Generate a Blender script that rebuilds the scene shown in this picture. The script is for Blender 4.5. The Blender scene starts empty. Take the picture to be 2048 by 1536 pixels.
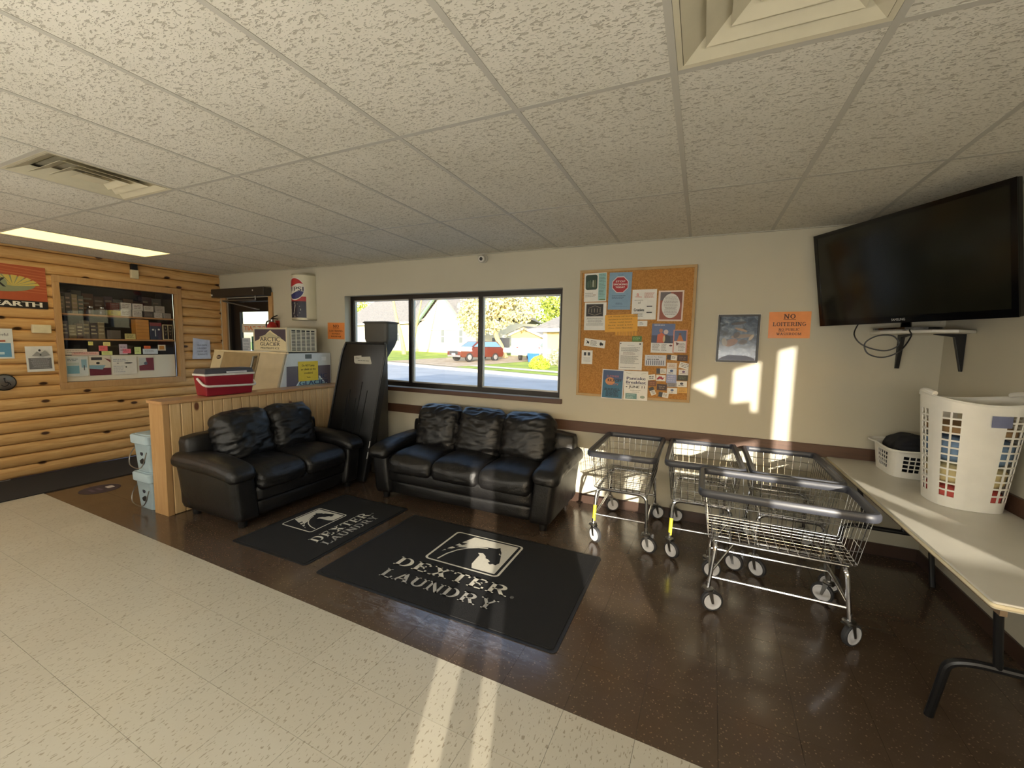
import bpy, bmesh, math, random
from mathutils import Vector, Matrix, noise
random.seed(7)
SC = bpy.context.scene
COL = SC.collection
PI = math.pi

# ---------------------------------------------------------------- camera, sky, sun, exposure
cam_d = bpy.data.cameras.new('camera'); cam = bpy.data.objects.new('camera', cam_d); COL.objects.link(cam)
cam_d.sensor_width = 36.0; cam_d.lens = 36.0 * 830.63 / 2048; cam_d.clip_start = 0.05; cam_d.clip_end = 500
def _camrot(y, p, r):
    right = Vector((math.cos(y), math.sin(y), 0)); f0 = Vector((-math.sin(y), math.cos(y), 0)); u0 = Vector((0, 0, 1))
    fwd = math.cos(p) * f0 + math.sin(p) * u0; up = -math.sin(p) * f0 + math.cos(p) * u0
    r2 = math.cos(r) * right + math.sin(r) * up; u2 = -math.sin(r) * right + math.cos(r) * up
    return Matrix((r2, u2, -fwd)).transposed()
cam.matrix_world = Matrix.Translation((-0.4654, -4.0558, 1.5946)) @ _camrot(0.42518, -0.09589, 0.020216).to_4x4()
SC.camera = cam
SUN_AZ = math.radians(22.6); SUN_EL = math.radians(9.5)
world = bpy.data.worlds.new('sky'); SC.world = world; world.use_nodes = True
wn = world.node_tree; wn.nodes.clear()
_sky = wn.nodes.new('ShaderNodeTexSky'); _sky.sky_type = 'NISHITA'; _sky.sun_disc = False
_sky.sun_elevation = math.radians(14); _sky.sun_rotation = PI - SUN_AZ; _sky.dust_density = 1.5
_bg = wn.nodes.new('ShaderNodeBackground'); _bg.inputs['Strength'].default_value = 0.65
_wo = wn.nodes.new('ShaderNodeOutputWorld')
wn.links.new(_sky.outputs[0], _bg.inputs[0]); wn.links.new(_bg.outputs[0], _wo.inputs[0])
sun_d = bpy.data.lights.new('sun', 'SUN'); sun_d.energy = 10.5; sun_d.angle = math.radians(0.53); sun_d.color = (1.0, 0.92, 0.78)
sun = bpy.data.objects.new('sun', sun_d); COL.objects.link(sun)
_sd = Vector((-math.sin(SUN_AZ) * math.cos(SUN_EL), math.cos(SUN_AZ) * math.cos(SUN_EL), -math.sin(SUN_EL)))
sun.rotation_euler = _sd.to_track_quat('-Z', 'Y').to_euler(); sun.location = (3, -12, 5)
SC.view_settings.view_transform = 'Standard'; SC.view_settings.look = 'None'
SC.view_settings.exposure = 0.0; SC.view_settings.gamma = 1.0; SC.view_settings.use_curve_mapping = False
SC.cycles.use_denoising = True
SC.cycles.use_adaptive_sampling = True; SC.cycles.adaptive_threshold = 0.02
SC.cycles.max_bounces = 7; SC.cycles.diffuse_bounces = 4; SC.cycles.glossy_bounces = 3; SC.cycles.transparent_max_bounces = 12
SC.cycles.sample_clamp_indirect = 6.0; SC.cycles.caustics_reflective = False; SC.cycles.caustics_refractive = False
LAMP = 2.2      # radiance of the ceiling lamp diffuser
FILL = 42.0     # radiance of the fill lamps added behind the camera

# ---------------------------------------------------------------- helpers
def lin(c):
    return tuple(((x / 255) / 12.92 if x / 255 <= 0.04045 else ((x / 255 + 0.055) / 1.055) ** 2.4) for x in c) + (1.0,)
MATS = {}
def newmat(name):
    m = bpy.data.materials.new(name); m.use_nodes = True
    nt = m.node_tree; b = nt.nodes['Principled BSDF']
    return m, nt, b
def N(nt, t, **kw):
    n = nt.nodes.new(t)
    for k, v in kw.items():
        if k in n.inputs: n.inputs[k].default_value = v
        else: setattr(n, k, v)
    return n
def coords(nt, scale=(1, 1, 1), obj=True, rot=(0, 0, 0)):
    if obj:
        s = N(nt, 'ShaderNodeTexCoord').outputs['Object']
    else:
        s = N(nt, 'ShaderNodeNewGeometry').outputs['Position']
    mp = N(nt, 'ShaderNodeMapping'); mp.inputs['Scale'].default_value = scale; mp.inputs['Rotation'].default_value = rot
    nt.links.new(s, mp.inputs[0]); return mp.outputs[0]
def ramp(nt, src, stops):
    r = N(nt, 'ShaderNodeValToRGB'); e = r.color_ramp.elements
    while len(e) < len(stops): e.new(0.5)
    for el, (p, c) in zip(e, stops): el.position = p; el.color = c if len(c) == 4 else lin(c)
    nt.links.new(src, r.inputs[0]); return r.outputs[0]
def noise_t(nt, co, scale, detail=2, rough=0.5, dist=0.0):
    n = N(nt, 'ShaderNodeTexNoise'); n.inputs['Scale'].default_value = scale; n.inputs['Detail'].default_value = detail
    n.inputs['Roughness'].default_value = rough; n.inputs['Distortion'].default_value = dist
    nt.links.new(co, n.inputs['Vector']); return n.outputs['Fac']
def mixc(nt, fac, a, b, mode='MIX'):
    m = N(nt, 'ShaderNodeMix', data_type='RGBA', blend_type=mode)
    for inp, val in ((m.inputs[0], fac), (m.inputs[6], a), (m.inputs[7], b)):
        if hasattr(val, 'links') or isinstance(val, bpy.types.NodeSocket): nt.links.new(val, inp)
        elif isinstance(val, (int, float)): inp.default_value = val
        else: inp.default_value = val if len(val) == 4 else lin(val)
    return m.outputs[2]
def bump(nt, b, h, strength=0.2, dist=0.005):
    n = N(nt, 'ShaderNodeBump'); n.inputs['Strength'].default_value = strength; n.inputs['Distance'].default_value = dist
    nt.links.new(h, n.inputs['Height']); nt.links.new(n.outputs[0], b.inputs['Normal'])
def M(col, rough=0.5, metal=0.0, var=0.08, scale=12.0, bmp=0.0, bscale=200.0, spec=None, world_co=False):
    """plain procedural material: base colour with a slight noise variation, optional fine relief"""
    key = (tuple(col), rough, metal, var, scale, bmp, bscale, spec, world_co)
    if key in MATS: return MATS[key]
    m, nt, b = newmat('mat_%d_%d_%d_%d' % (col[0], col[1], col[2], len(MATS)))
    c = lin(col); lo = tuple(x * (1 - var) for x in c[:3]) + (1,); hi = tuple(min(1, x * (1 + var)) for x in c[:3]) + (1,)
    co = coords(nt, obj=not world_co)
    nt.links.new(ramp(nt, noise_t(nt, co, scale, 3), [(0.3, lo), (0.7, hi)]), b.inputs['Base Color'])
    b.inputs['Roughness'].default_value = rough; b.inputs['Metallic'].default_value = metal
    if spec is not None: b.inputs['Specular IOR Level'].default_value = spec
    if bmp: bump(nt, b, noise_t(nt, co, bscale, 2), bmp, 0.002)
    MATS[key] = m; return m
def emis(col, strength):
    key = ('e', tuple(col), strength)
    if key in MATS: return MATS[key]
    m, nt, b = newmat('lit_%d' % len(MATS)); b.inputs['Base Color'].default_value = lin(col)
    b.inputs['Emission Color'].default_value = lin(col); b.inputs['Emission Strength'].default_value = strength
    co = coords(nt); s = noise_t(nt, co, 40, 1)
    nt.links.new(ramp(nt, s, [(0, tuple(x * .96 for x in lin(col)[:3]) + (1,)), (1, lin(col))]), b.inputs['Emission Color'])
    MATS[key] = m; return m

OFF = {}
class MB:
    def __init__(s): s.v = []; s.f = []
    def add(s, vs, fs):
        o = len(s.v); s.v += [Vector(p) for p in vs]; s.f += [[i + o for i in f] for f in fs]; return s
    def box(s, x0, y0, z0, x1, y1, z1):
        x0, x1 = min(x0, x1), max(x0, x1); y0, y1 = min(y0, y1), max(y0, y1); z0, z1 = min(z0, z1), max(z0, z1)
        return s.add([(x0, y0, z0), (x1, y0, z0), (x1, y1, z0), (x0, y1, z0), (x0, y0, z1), (x1, y0, z1), (x1, y1, z1), (x0, y1, z1)],
                     [(0, 3, 2, 1), (4, 5, 6, 7), (0, 1, 5, 4), (1, 2, 6, 5), (2, 3, 7, 6), (3, 0, 4, 7)])
    def obox(s, c, h, R):
        c = Vector(c); vs = []
        for z in (-1, 1):
            for x, y in ((-1, -1), (1, -1), (1, 1), (-1, 1)): vs.append(c + R @ Vector((x * h[0], y * h[1], z * h[2])))
        return s.add(vs, [(0, 3, 2, 1), (4, 5, 6, 7), (0, 1, 5, 4), (1, 2, 6, 5), (2, 3, 7, 6), (3, 0, 4, 7)])
    def hexa(s, b, t):   # two quads bottom / top, counterclockwise seen from above
        return s.add(list(b) + list(t), [(0, 3, 2, 1), (4, 5, 6, 7), (0, 1, 5, 4), (1, 2, 6, 5), (2, 3, 7, 6), (3, 0, 4, 7)])
    def prism(s, pts, O, u, v, n, d0, d1):   # 2d outline in the u,v plane, from d0 to d1 along n
        O, u, v, n = Vector(O), Vector(u), Vector(v), Vector(n)
        a = sum(pts[i][0] * pts[(i + 1) % len(pts)][1] - pts[(i + 1) % len(pts)][0] * pts[i][1] for i in range(len(pts)))
        if (a < 0) != (u.cross(v).dot(n) < 0): pts = pts[::-1]
        k = len(pts)
        vs = [O + u * p[0] + v * p[1] + n * d0 for p in pts] + [O + u * p[0] + v * p[1] + n * d1 for p in pts]
        fs = [list(range(k))[::-1], list(range(k, 2 * k))] + [(i, (i + 1) % k, k + (i + 1) % k, k + i) for i in range(k)]
        return s.add(vs, fs)
    def flat(s, pts, O, u, v, n, d):
        O, u, v, n = Vector(O), Vector(u), Vector(v), Vector(n)
        a = sum(pts[i][0] * pts[(i + 1) % len(pts)][1] - pts[(i + 1) % len(pts)][0] * pts[i][1] for i in range(len(pts)))
        if (a < 0) != (u.cross(v).dot(n) < 0): pts = pts[::-1]
        return s.add([O + u * p[0] + v * p[1] + n * d for p in pts], [list(range(len(pts)))])
    def tube(s, path, r, n=8, closed=False, caps=True):
        P = [Vector(p) for p in path]; k = len(P); rs = r if isinstance(r, (list, tuple)) else [r] * k
        up = None; rings = []
        for i in range(k):
            if closed: d = (P[(i + 1) % k] - P[i - 1])
            else: d = P[min(i + 1, k - 1)] - P[max(i - 1, 0)]
            d.normalize()
            if up is None:
                up = Vector((0, 0, 1)) if abs(d.z) < 0.9 else Vector((0, 1, 0))
            a = up.cross(d)
            if a.length < 1e-4: a = Vector((1, 0, 0)).cross(d)
            a.normalize(); b = d.cross(a).normalized(); up = b
            rings.append([P[i] + (a * math.cos(2 * PI * j / n) + b * math.sin(2 * PI * j / n)) * rs[i] for j in range(n)])
        o = len(s.v)
        for g in rings: s.v += g
        m = k if closed else k - 1
        for i in range(m):
            i2 = (i + 1) % k
            for j in range(n):
                j2 = (j + 1) % n; s.f.append([o + i * n + j, o + i * n + j2, o + i2 * n + j2, o + i2 * n + j])
        if caps and not closed:
            s.f.append([o + j for j in range(n)][::-1]); s.f.append([o + (k - 1) * n + j for j in range(n)])
        return s
    def lathe(s, prof, n=20, O=(0, 0, 0), ax=(0, 0, 1), ref=None):
        O = Vector(O); ax = Vector(ax).normalized()
        a = Vector(ref) if ref else (Vector((1, 0, 0)) if abs(ax.x) < 0.9 else Vector((0, 1, 0)))
        a = (a - ax * a.dot(ax)).normalized(); b = ax.cross(a)
        o = len(s.v)
        for r, z in prof:
            for j in range(n):
                t = 2 * PI * j / n; s.v.append(O + ax * z + (a * math.cos(t) + b * math.sin(t)) * r)
        for i in range(len(prof) - 1):
            for j in range(n):
                j2 = (j + 1) % n; s.f.append([o + i * n + j, o + i * n + j2, o + (i + 1) * n + j2, o + (i + 1) * n + j])
        s.f.append([o + j for j in range(n)][::-1]); s.f.append([o + (len(prof) - 1) * n + j for j in range(n)])
        return s
    def build(s, name, mat, parent=None, smooth=False, bevel=0.0, seg=2, angle=35):
        off = OFF.get(parent.name, Vector()) if parent else Vector()
        me = bpy.data.meshes.new(name)
        me.from_pydata([tuple(p - off) for p in s.v], [], s.f); me.update()
        if bevel:
            bm = bmesh.new(); bm.from_mesh(me)
            bmesh.ops.remove_doubles(bm, verts=bm.verts, dist=1e-5)
            ed = [e for e in bm.edges if len(e.link_faces) == 2 and e.calc_face_angle(0) > math.radians(30)]
            bmesh.ops.bevel(bm, geom=ed, offset=bevel, segments=seg, affect='EDGES', profile=0.5, clamp_overlap=True)
            bm.to_mesh(me); bm.free()
        me.materials.append(mat)
        if smooth:
            me.shade_smooth(); me.set_sharp_from_angle(angle=math.radians(angle))
        o = bpy.data.objects.new(name, me); COL.objects.link(o)
        if parent: o.parent = parent; OFF[o.name] = off
        return o
def tag(o, label=None, cat=None, group=None, kind=None):
    if label: o['label'] = label
    if cat: o['category'] = cat
    if group: o['group'] = group
    if kind: o['kind'] = kind
    return o
def thing(name, label, cat, loc=(0, 0, 0), group=None, kind=None):
    """an Empty at the thing's base; parts are given in world coordinates and stored relative to it"""
    o = bpy.data.objects.new(name, None); COL.objects.link(o); o.location = loc; o.empty_display_size = 0.1
    OFF[o.name] = Vector(loc); return tag(o, label, cat, group, kind)
def local(name, label=None, cat=None, group=None, kind=None):
    o = bpy.data.objects.new(name, None); COL.objects.link(o); o.empty_display_size = 0.1; OFF[o.name] = Vector()
    return tag(o, label, cat, group, kind)
def copy_tree(o, parent=None):
    c = o.copy(); COL.objects.link(c); c.parent = parent
    for ch in o.children: copy_tree(ch, c)
    return c
def put(o, loc, rz=0.0):
    o.location = loc; o.rotation_euler = (0, 0, rz); return o
def ell(cx, cy, rx, ry, n=28, a0=0, a1=2 * PI):
    return [(cx + rx * math.cos(a0 + (a1 - a0) * i / n), cy + ry * math.sin(a0 + (a1 - a0) * i / n)) for i in range(n if abs(a1 - a0) > 6.28 else n + 1)]
def rrect(x0, y0, x1, y1, r, n=5):
    p = []
    for cx, cy, a in ((x1 - r, y1 - r, 0), (x0 + r, y1 - r, PI / 2), (x0 + r, y0 + r, PI), (x1 - r, y0 + r, 1.5 * PI)):
        p += [(cx + r * math.cos(a + PI / 2 * i / n), cy + r * math.sin(a + PI / 2 * i / n)) for i in range(n + 1)]
    return p
def clip(poly, a, b, c):   # keep a*x + b*y <= c
    out = []
    for i in range(len(poly)):
        p, q = poly[i], poly[(i + 1) % len(poly)]
        dp, dq = a * p[0] + b * p[1] - c, a * q[0] + b * q[1] - c
        if dp <= 0: out.append(p)
        if (dp < 0) != (dq < 0) and dp != dq:
            t = dp / (dp - dq); out.append((p[0] + (q[0] - p[0]) * t, p[1] + (q[1] - p[1]) * t))
    return out
_T = {}
def text_geo(s):
    """outline font text as (verts2d, faces), cap height about 0.73 of size 1, left aligned"""
    if s in _T: return _T[s]
    c = bpy.data.curves.new('t', 'FONT'); c.body = s; c.size = 1.0; c.resolution_u = 3
    o = bpy.data.objects.new('t', c); me = o.to_mesh()
    r = ([(v.co.x, v.co.y) for v in me.vertices], [list(p.vertices) for p in me.polygons])
    o.to_mesh_clear(); bpy.data.objects.remove(o); bpy.data.curves.remove(c)
    _T[s] = r; return r
# a small slab-serif alphabet: each letter is (advance, [outlines])
def _bar(x0, y0, x1, y1, t): return [(x0 - t / 2, y0), (x0 + t / 2, y0), (x1 + t / 2, y1), (x1 - t / 2, y1)]
def _rc(x0, y0, x1, y1): return [(x0, y0), (x1, y0), (x1, y1), (x0, y1)]
def _arc(cx, cy, rx, ry, a0, a1, tx, ty, n=12):
    out = []
    for i in range(n):
        p = []
        for a, k in ((i, 0), (i + 1, 0), (i + 1, 1), (i, 1)):
            th = math.radians(a0 + (a1 - a0) * a / n); p.append((cx + (rx - k * tx) * math.cos(th), cy + (ry - k * ty) * math.sin(th)))
        out.append(p)
    return out
_S, _H, _V = 0.19, 0.10, 0.085
def _ser(x, y, w=0.36): return _rc(x - w / 2, 0 if y == 0 else 1 - _V, x + w / 2, _V if y == 0 else 1)
def _stem(x): return [_bar(x, 0, x, 1, _S), _ser(x, 0), _ser(x, 1)]
SERIF = {
 'D': (.92, _stem(.2) + [_rc(.2, 0, .45, _H), _rc(.2, 1 - _H, .45, 1)] + _arc(.42, .5, .42, .5, -90, 90, _S, _H)),
 'E': (.82, _stem(.2) + [_rc(.2, 0, .74, _H), _rc(.2, 1 - _H, .72, 1), _rc(.2, .46, .56, .56), _rc(.64, 0, .74, .26), _rc(.62, .76, .72, 1), _rc(.48, .36, .56, .66)]),
 'X': (.95, [_bar(.2, 1, .75, 0, _S + .05), _bar(.75, 1, .2, 0, _S - .06), _ser(.2, 1), _ser(.75, 1), _ser(.2, 0), _ser(.75, 0)]),
 'T': (.86, [_bar(.43, 0, .43, 1, _S), _ser(.43, 0), _rc(.04, 1 - _H, .82, 1), _rc(.04, .74, .13, 1), _rc(.73, .74, .82, 1)]),
 'R': (.95, _stem(.2) + [_rc(.2, 1 - _H, .45, 1), _rc(.2, .44, .45, .54), _bar(.48, .5, .76, 0, _S), _ser(.8, 0, .28)] + _arc(.42, .72, .36, .28, -90, 90, _S, _H)),
 'L': (.80, _stem(.2) + [_rc(.2, 0, .74, _H), _rc(.64, 0, .74, .3)]),
 'A': (.95, [_bar(.14, 0, .46, 1, _S - .06), _bar(.80, 0, .48, 1, _S + .04), _rc(.26, .28, .7, .28 + _H), _ser(.14, 0, .3), _ser(.80, 0, .32)]),
 'U': (.92, [_bar(.2, .34, .2, 1, _S), _bar(.72, .34, .72, 1, _S - .05), _ser(.2, 1), _ser(.72, 1, .32)] + _arc(.455, .36, .35, .36, 180, 360, _S - .02, _H)),
 'N': (.96, [_bar(.18, 0, .18, 1, _S - .05), _bar(.76, 0, .76, 1, _S - .05), _bar(.2, 1, .74, 0, _S + .02), _ser(.18, 0, .3), _ser(.14, 1, .28), _ser(.76, 1, .3)]),
 'Y': (.92, [_bar(.16, 1, .46, .45, _S), _bar(.76, 1, .46, .45, _S - .06), _bar(.46, 0, .46, .48, _S), _ser(.16, 1, .32), _ser(.76, 1, .3), _ser(.46, 0)]),
 'O': (.92, _arc(.45, .5, .42, .51, 0, 360, _S, _H, 24)),
 'I': (.42, _stem(.2)),
 'G': (.92, _arc(.46, .5, .42, .51, 45, 330, _S, _H, 22) + [_rc(.64, .1, .82, .46), _rc(.5, .40, .9, .46 + .03)]),
 'P': (.85, _stem(.2) + [_rc(.2, 1 - _H, .45, 1), _rc(.2, .42, .45, .52)] + _arc(.42, .71, .38, .29, -90, 90, _S, _H)),
 'B': (.88, _stem(.2) + [_rc(.2, 1 - _H, .45, 1), _rc(.2, .46, .45, .56), _rc(.2, 0, .45, _H)] + _arc(.42, .75, .34, .25, -90, 90, _S, _H) + _arc(.42, .27, .4, .28, -90, 90, _S, _H)),
 'C': (.88, _arc(.46, .5, .42, .51, 45, 315, _S, _H, 22) + [_rc(.70, .68, .80, 1)]),
 'S': (.72, _arc(.36, .74, .28, .26, 20, 270, .15, _H, 14) + _arc(.36, .26, .3, .27, -160, 90, .15, _H, 14)),
 'H': (1.0, _stem(.2) + _stem(.78) + [_rc(.2, .45, .78, .55)]),
 'M': (1.12, [_bar(.16, 0, .2, 1, _S - .06), _bar(.92, 0, .9, 1, _S), _bar(.24, 1, .54, 0, _S), _bar(.86, 1, .54, 0, _S - .07), _ser(.16, 0, .3), _ser(.92, 0, .34), _ser(.16, 1, .26), _ser(.94, 1, .26)]),
 'W': (1.2, [_bar(.16, 1, .42, 0, _S), _bar(.62, 1, .42, 0, _S - .07), _bar(.6, 1, .84, 0, _S), _bar(1.06, 1, .84, 0, _S - .07), _ser(.16, 1, .3), _ser(.62, 1, .3), _ser(1.06, 1, .26)]),
 ' ': (.45, [])}
def serif_geo(s, track=0.04):
    x = 0; vs = []; fs = []
    for ch in s:
        adv, ps = SERIF[ch]
        for p in ps:
            fs.append(list(range(len(vs), len(vs) + len(p)))); vs += [(q[0] + x, q[1]) for q in p]
        x += adv + track
    return vs, fs, x - track
class Ink:
    """flat print on a surface (O, u, v, n): collects shapes per colour, one mesh part per colour"""
    def __init__(s, O, u, v, n): s.O, s.u, s.v, s.n = Vector(O), Vector(u), Vector(v), Vector(n); s.m = {}; s.k = 0; s.warp = None
    def _mb(s, col):
        if col not in s.m: s.m[col] = MB()
        s.k += 1; return s.m[col]
    def raw(s, col, vs, fs):
        m = s._mb(col); d = 0.0004 + 0.00012 * s.k
        P = [s.warp(p, d) if s.warp else s.O + s.u * p[0] + s.v * p[1] + s.n * d for p in vs]
        flip = s.u.cross(s.v).dot(s.n) < 0
        out = []
        for f in fs:
            a = sum(vs[f[i]][0] * vs[f[(i + 1) % len(f)]][1] - vs[f[(i + 1) % len(f)]][0] * vs[f[i]][1] for i in range(len(f)))
            out.append(list(f)[::-1] if (a < 0) != flip else list(f))
        m.add(P, out)
    def poly(s, col, pts): s.raw(col, pts, [list(range(len(pts)))])
    def rect(s, col, x0, y0, x1, y1): s.poly(col, _rc(min(x0, x1), min(y0, y1), max(x0, x1), max(y0, y1)))
    def oval(s, col, cx, cy, rx, ry, n=28): s.poly(col, ell(cx, cy, rx, ry, n))
    def line(s, col, pts, t):
        for (a, b), (c, d) in zip(pts, pts[1:]):
            l = math.hypot(c - a, d - b) or 1; nx, ny = -(d - b) / l * t / 2, (c - a) / l * t / 2
            s.poly(col, [(a + nx, b + ny), (a - nx, b - ny), (c - nx, d - ny), (c + nx, d + ny)])
    def text(s, col, st, x, y, h, w=None, align='c', mirror=False, serif=False, bold=0):
        """text with cap height h whose baseline is at y, centred at x (or left aligned); w squeezes it to that width"""
        if serif:
            vs, fs, adv = serif_geo(st); k = h; kx = (w / adv) if w else k; x0 = 0
        else:
            vs, fs = text_geo(st); k = h / 0.73
            if not vs: return
            x0 = min(p[0] for p in vs); adv = max(p[0] for p in vs) - x0; kx = (w / adv) if w else k
        ox = x - adv * kx / 2 if align == 'c' else x
        q = [(ox + (p[0] - x0) * kx, y + p[1] * k) for p in vs]
        if mirror: q = [(2 * x - p[0], p[1]) for p in q]; fs = [f[::-1] for f in fs]
        s.raw(col, q, fs)
        if bold: s.raw(col, [(p[0] + bold, p[1]) for p in q], fs)
    def lines(s, col, x0, y1, x1, n, dy, h, seed=1, jag=0.3, align='l'):
        r = random.Random(seed)
        for i in range(n):
            L = (x1 - x0) * (1 - jag * r.random()); a = x0 if align == 'l' else (x0 + x1 - L) / 2
            x = a
            while x < a + L - h:     # words
                w = min(r.uniform(2.0, 6.0) * h, a + L - x); s.rect(col, x, y1 - i * dy - h, x + w, y1 - i * dy); x += w + h * 0.8
    def build(s, parent, rough=0.6, name='print'):
        for col, m in s.m.items():
            o = m.build(name, M(col, rough, var=0.03, scale=60), parent)
            if len(m.f) > 1: o['kind'] = 'stuff'
BU, BV, BN = (1, 0, 0), (0, 0, 1), (0, -1, 0)     # the window wall, seen from the room
LU, LV, LN = (0, 1, 0), (0, 0, 1), (1, 0, 0)      # the log wall, seen from the room
def sheet(name, label, cat, O, fr, w, h, bg, rot=0.0, group=None, thick=0.0012, rough=0.6, draw=None):
    """a paper, card or sign: thin sheet centred at O on a wall frame, its print as parts; draw(ink, w, h) draws with (0,0) at the centre"""
    u, v, n = [Vector(a) for a in fr]
    c, s_ = math.cos(rot), math.sin(rot); u2 = u * c + v * s_; v2 = v * c - u * s_
    m = MB().prism(_rc(-w / 2, -h / 2, w / 2, h / 2), O, u2, v2, n, 0, thick)
    o = tag(m.build(name, M(bg, rough, var=0.04, scale=25)), label, cat, group); OFF[o.name] = Vector()
    if draw:
        ink = Ink(Vector(O) + n * thick, u2, v2, n); draw(ink, w, h); ink.build(o, rough)
    return o
# ---------------------------------------------------------------- surface materials
def mat_ceiling():
    m, nt, b = newmat('ceiling_tile_fissured')
    co = coords(nt, (1, 2.3, 1), obj=False)
    n1 = noise_t(nt, co, 44, 1.5, 0.55, 0.6); n2 = noise_t(nt, co, 90, 1, 0.5, 0.3); n3 = noise_t(nt, coords(nt, obj=False), 2.5, 2)
    base = ramp(nt, n3, [(0.3, (212, 207, 192)), (0.7, (220, 215, 201))])
    p1 = ramp(nt, n1, [(0.60, (0, 0, 0, 1)), (0.64, (1, 1, 1, 1))]); p2 = ramp(nt, n2, [(0.64, (0, 0, 0, 1)), (0.69, (1, 1, 1, 1))])
    pits = mixc(nt, 1.0, p1, p2, 'LIGHTEN')
    mx = N(nt, 'ShaderNodeMath', operation='MULTIPLY'); nt.links.new(pits, mx.inputs[0]); mx.inputs[1].default_value = 0.52
    nt.links.new(mixc(nt, mx.outputs[0], base, (122, 112, 92)), b.inputs['Base Color'])
    inv = N(nt, 'ShaderNodeMath', operation='SUBTRACT'); inv.inputs[0].default_value = 1.0; nt.links.new(pits, inv.inputs[1])
    bump(nt, b, inv.outputs[0], 0.6, 0.004); b.inputs['Roughness'].default_value = 0.95; return m
def mat_cream():
    m, nt, b = newmat('cream_vinyl_tile')
    co = coords(nt, (2.6, 1, 1), obj=False, rot=(0, 0, 0.25)); big = noise_t(nt, coords(nt, obj=False), 3, 2)
    f = ramp(nt, noise_t(nt, co, 42, 1, 0.5, 0.4), [(0.625, (0, 0, 0, 1)), (0.665, (1, 1, 1, 1))])
    oi = N(nt, 'ShaderNodeObjectInfo'); tint = ramp(nt, oi.outputs['Random'], [(0, (180, 174, 157)), (1, (187, 181, 164))])
    base = mixc(nt, ramp(nt, big, [(0.35, (0, 0, 0, 1)), (0.7, (1, 1, 1, 1))]), tint, (184, 177, 159))
    fm = N(nt, 'ShaderNodeMath', operation='MULTIPLY'); nt.links.new(f, fm.inputs[0]); fm.inputs[1].default_value = 0.6
    nt.links.new(mixc(nt, fm.outputs[0], base, (120, 104, 80)), b.inputs['Base Color'])
    b.inputs['Roughness'].default_value = 0.30; bump(nt, b, noise_t(nt, co, 20, 2), 0.03, 0.002); return m
def mat_brown():
    m, nt, b = newmat('brown_vinyl_tile')
    p = coords(nt, obj=False); v = N(nt, 'ShaderNodeTexVoronoi'); v.inputs['Scale'].default_value = 70; nt.links.new(p, v.inputs['Vector'])
    sp = ramp(nt, v.outputs['Distance'], [(0.16, (1, 1, 1, 1)), (0.28, (0, 0, 0, 1))])
    keep = ramp(nt, noise_t(nt, p, 55, 1), [(0.46, (0, 0, 0, 1)), (0.56, (1, 1, 1, 1))])
    spk = mixc(nt, 1.0, sp, keep, 'MULTIPLY')
    oi = N(nt, 'ShaderNodeObjectInfo'); base = ramp(nt, oi.outputs['Random'], [(0, (78, 64, 51)), (1, (83, 68, 55))])
    base = mixc(nt, ramp(nt, noise_t(nt, p, 9, 3), [(0.3, (0, 0, 0, 1)), (0.8, (.5, .5, .5, 1))]), base, (70, 56, 44))
    sm = N(nt, 'ShaderNodeMath', operation='MULTIPLY'); nt.links.new(spk, sm.inputs[0]); sm.inputs[1].default_value = 0.65
    c = mixc(nt, sm.outputs[0], base, (150, 124, 100))
    # worn, whitish scuff along the front edge of the big mat
    sx = N(nt, 'ShaderNodeSeparateXYZ'); nt.links.new(N(nt, 'ShaderNodeNewGeometry').outputs['Position'], sx.inputs[0])
    def band(sock, c0, hw):
        a = N(nt, 'ShaderNodeMath', operation='SUBTRACT'); nt.links.new(sock, a.inputs[0]); a.inputs[1].default_value = c0
        d = N(nt, 'ShaderNodeMath', operation='ABSOLUTE'); nt.links.new(a.outputs[0], d.inputs[0])
        e = N(nt, 'ShaderNodeMapRange'); nt.links.new(d.outputs[0], e.inputs[0]); e.inputs[1].default_value = hw; e.inputs[2].default_value = 0
        return e.outputs[0]
    w = N(nt, 'ShaderNodeMath', operation='MULTIPLY'); nt.links.new(band(sx.outputs[0], -1.75, 0.85), w.inputs[0]); nt.links.new(band(sx.outputs[1], -2.20, 0.16), w.inputs[1])
    w2 = N(nt, 'ShaderNodeMath', operation='MULTIPLY'); nt.links.new(w.outputs[0], w2.inputs[0])
    nt.links.new(ramp(nt, noise_t(nt, coords(nt, (1, 3, 1), obj=False), 9, 5, 0.7, 1.0), [(0.46, (0, 0, 0, 1)), (0.72, (.7, .7, .7, 1))]), w2.inputs[1])
    nt.links.new(mixc(nt, w2.outputs[0], c, (164, 164, 174)), b.inputs['Base Color'])
    rr = ramp(nt, noise_t(nt, p, 6, 4), [(0.3, (.15, .15, .15, 1)), (0.75, (.26, .26, .26, 1))]); nt.links.new(rr, b.inputs['Roughness'])
    b.inputs['Coat Weight'].default_value = 0.3; b.inputs['Coat Roughness'].default_value = 0.11
    bump(nt, b, noise_t(nt, p, 3, 2), 0.04, 0.003); return m
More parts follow.
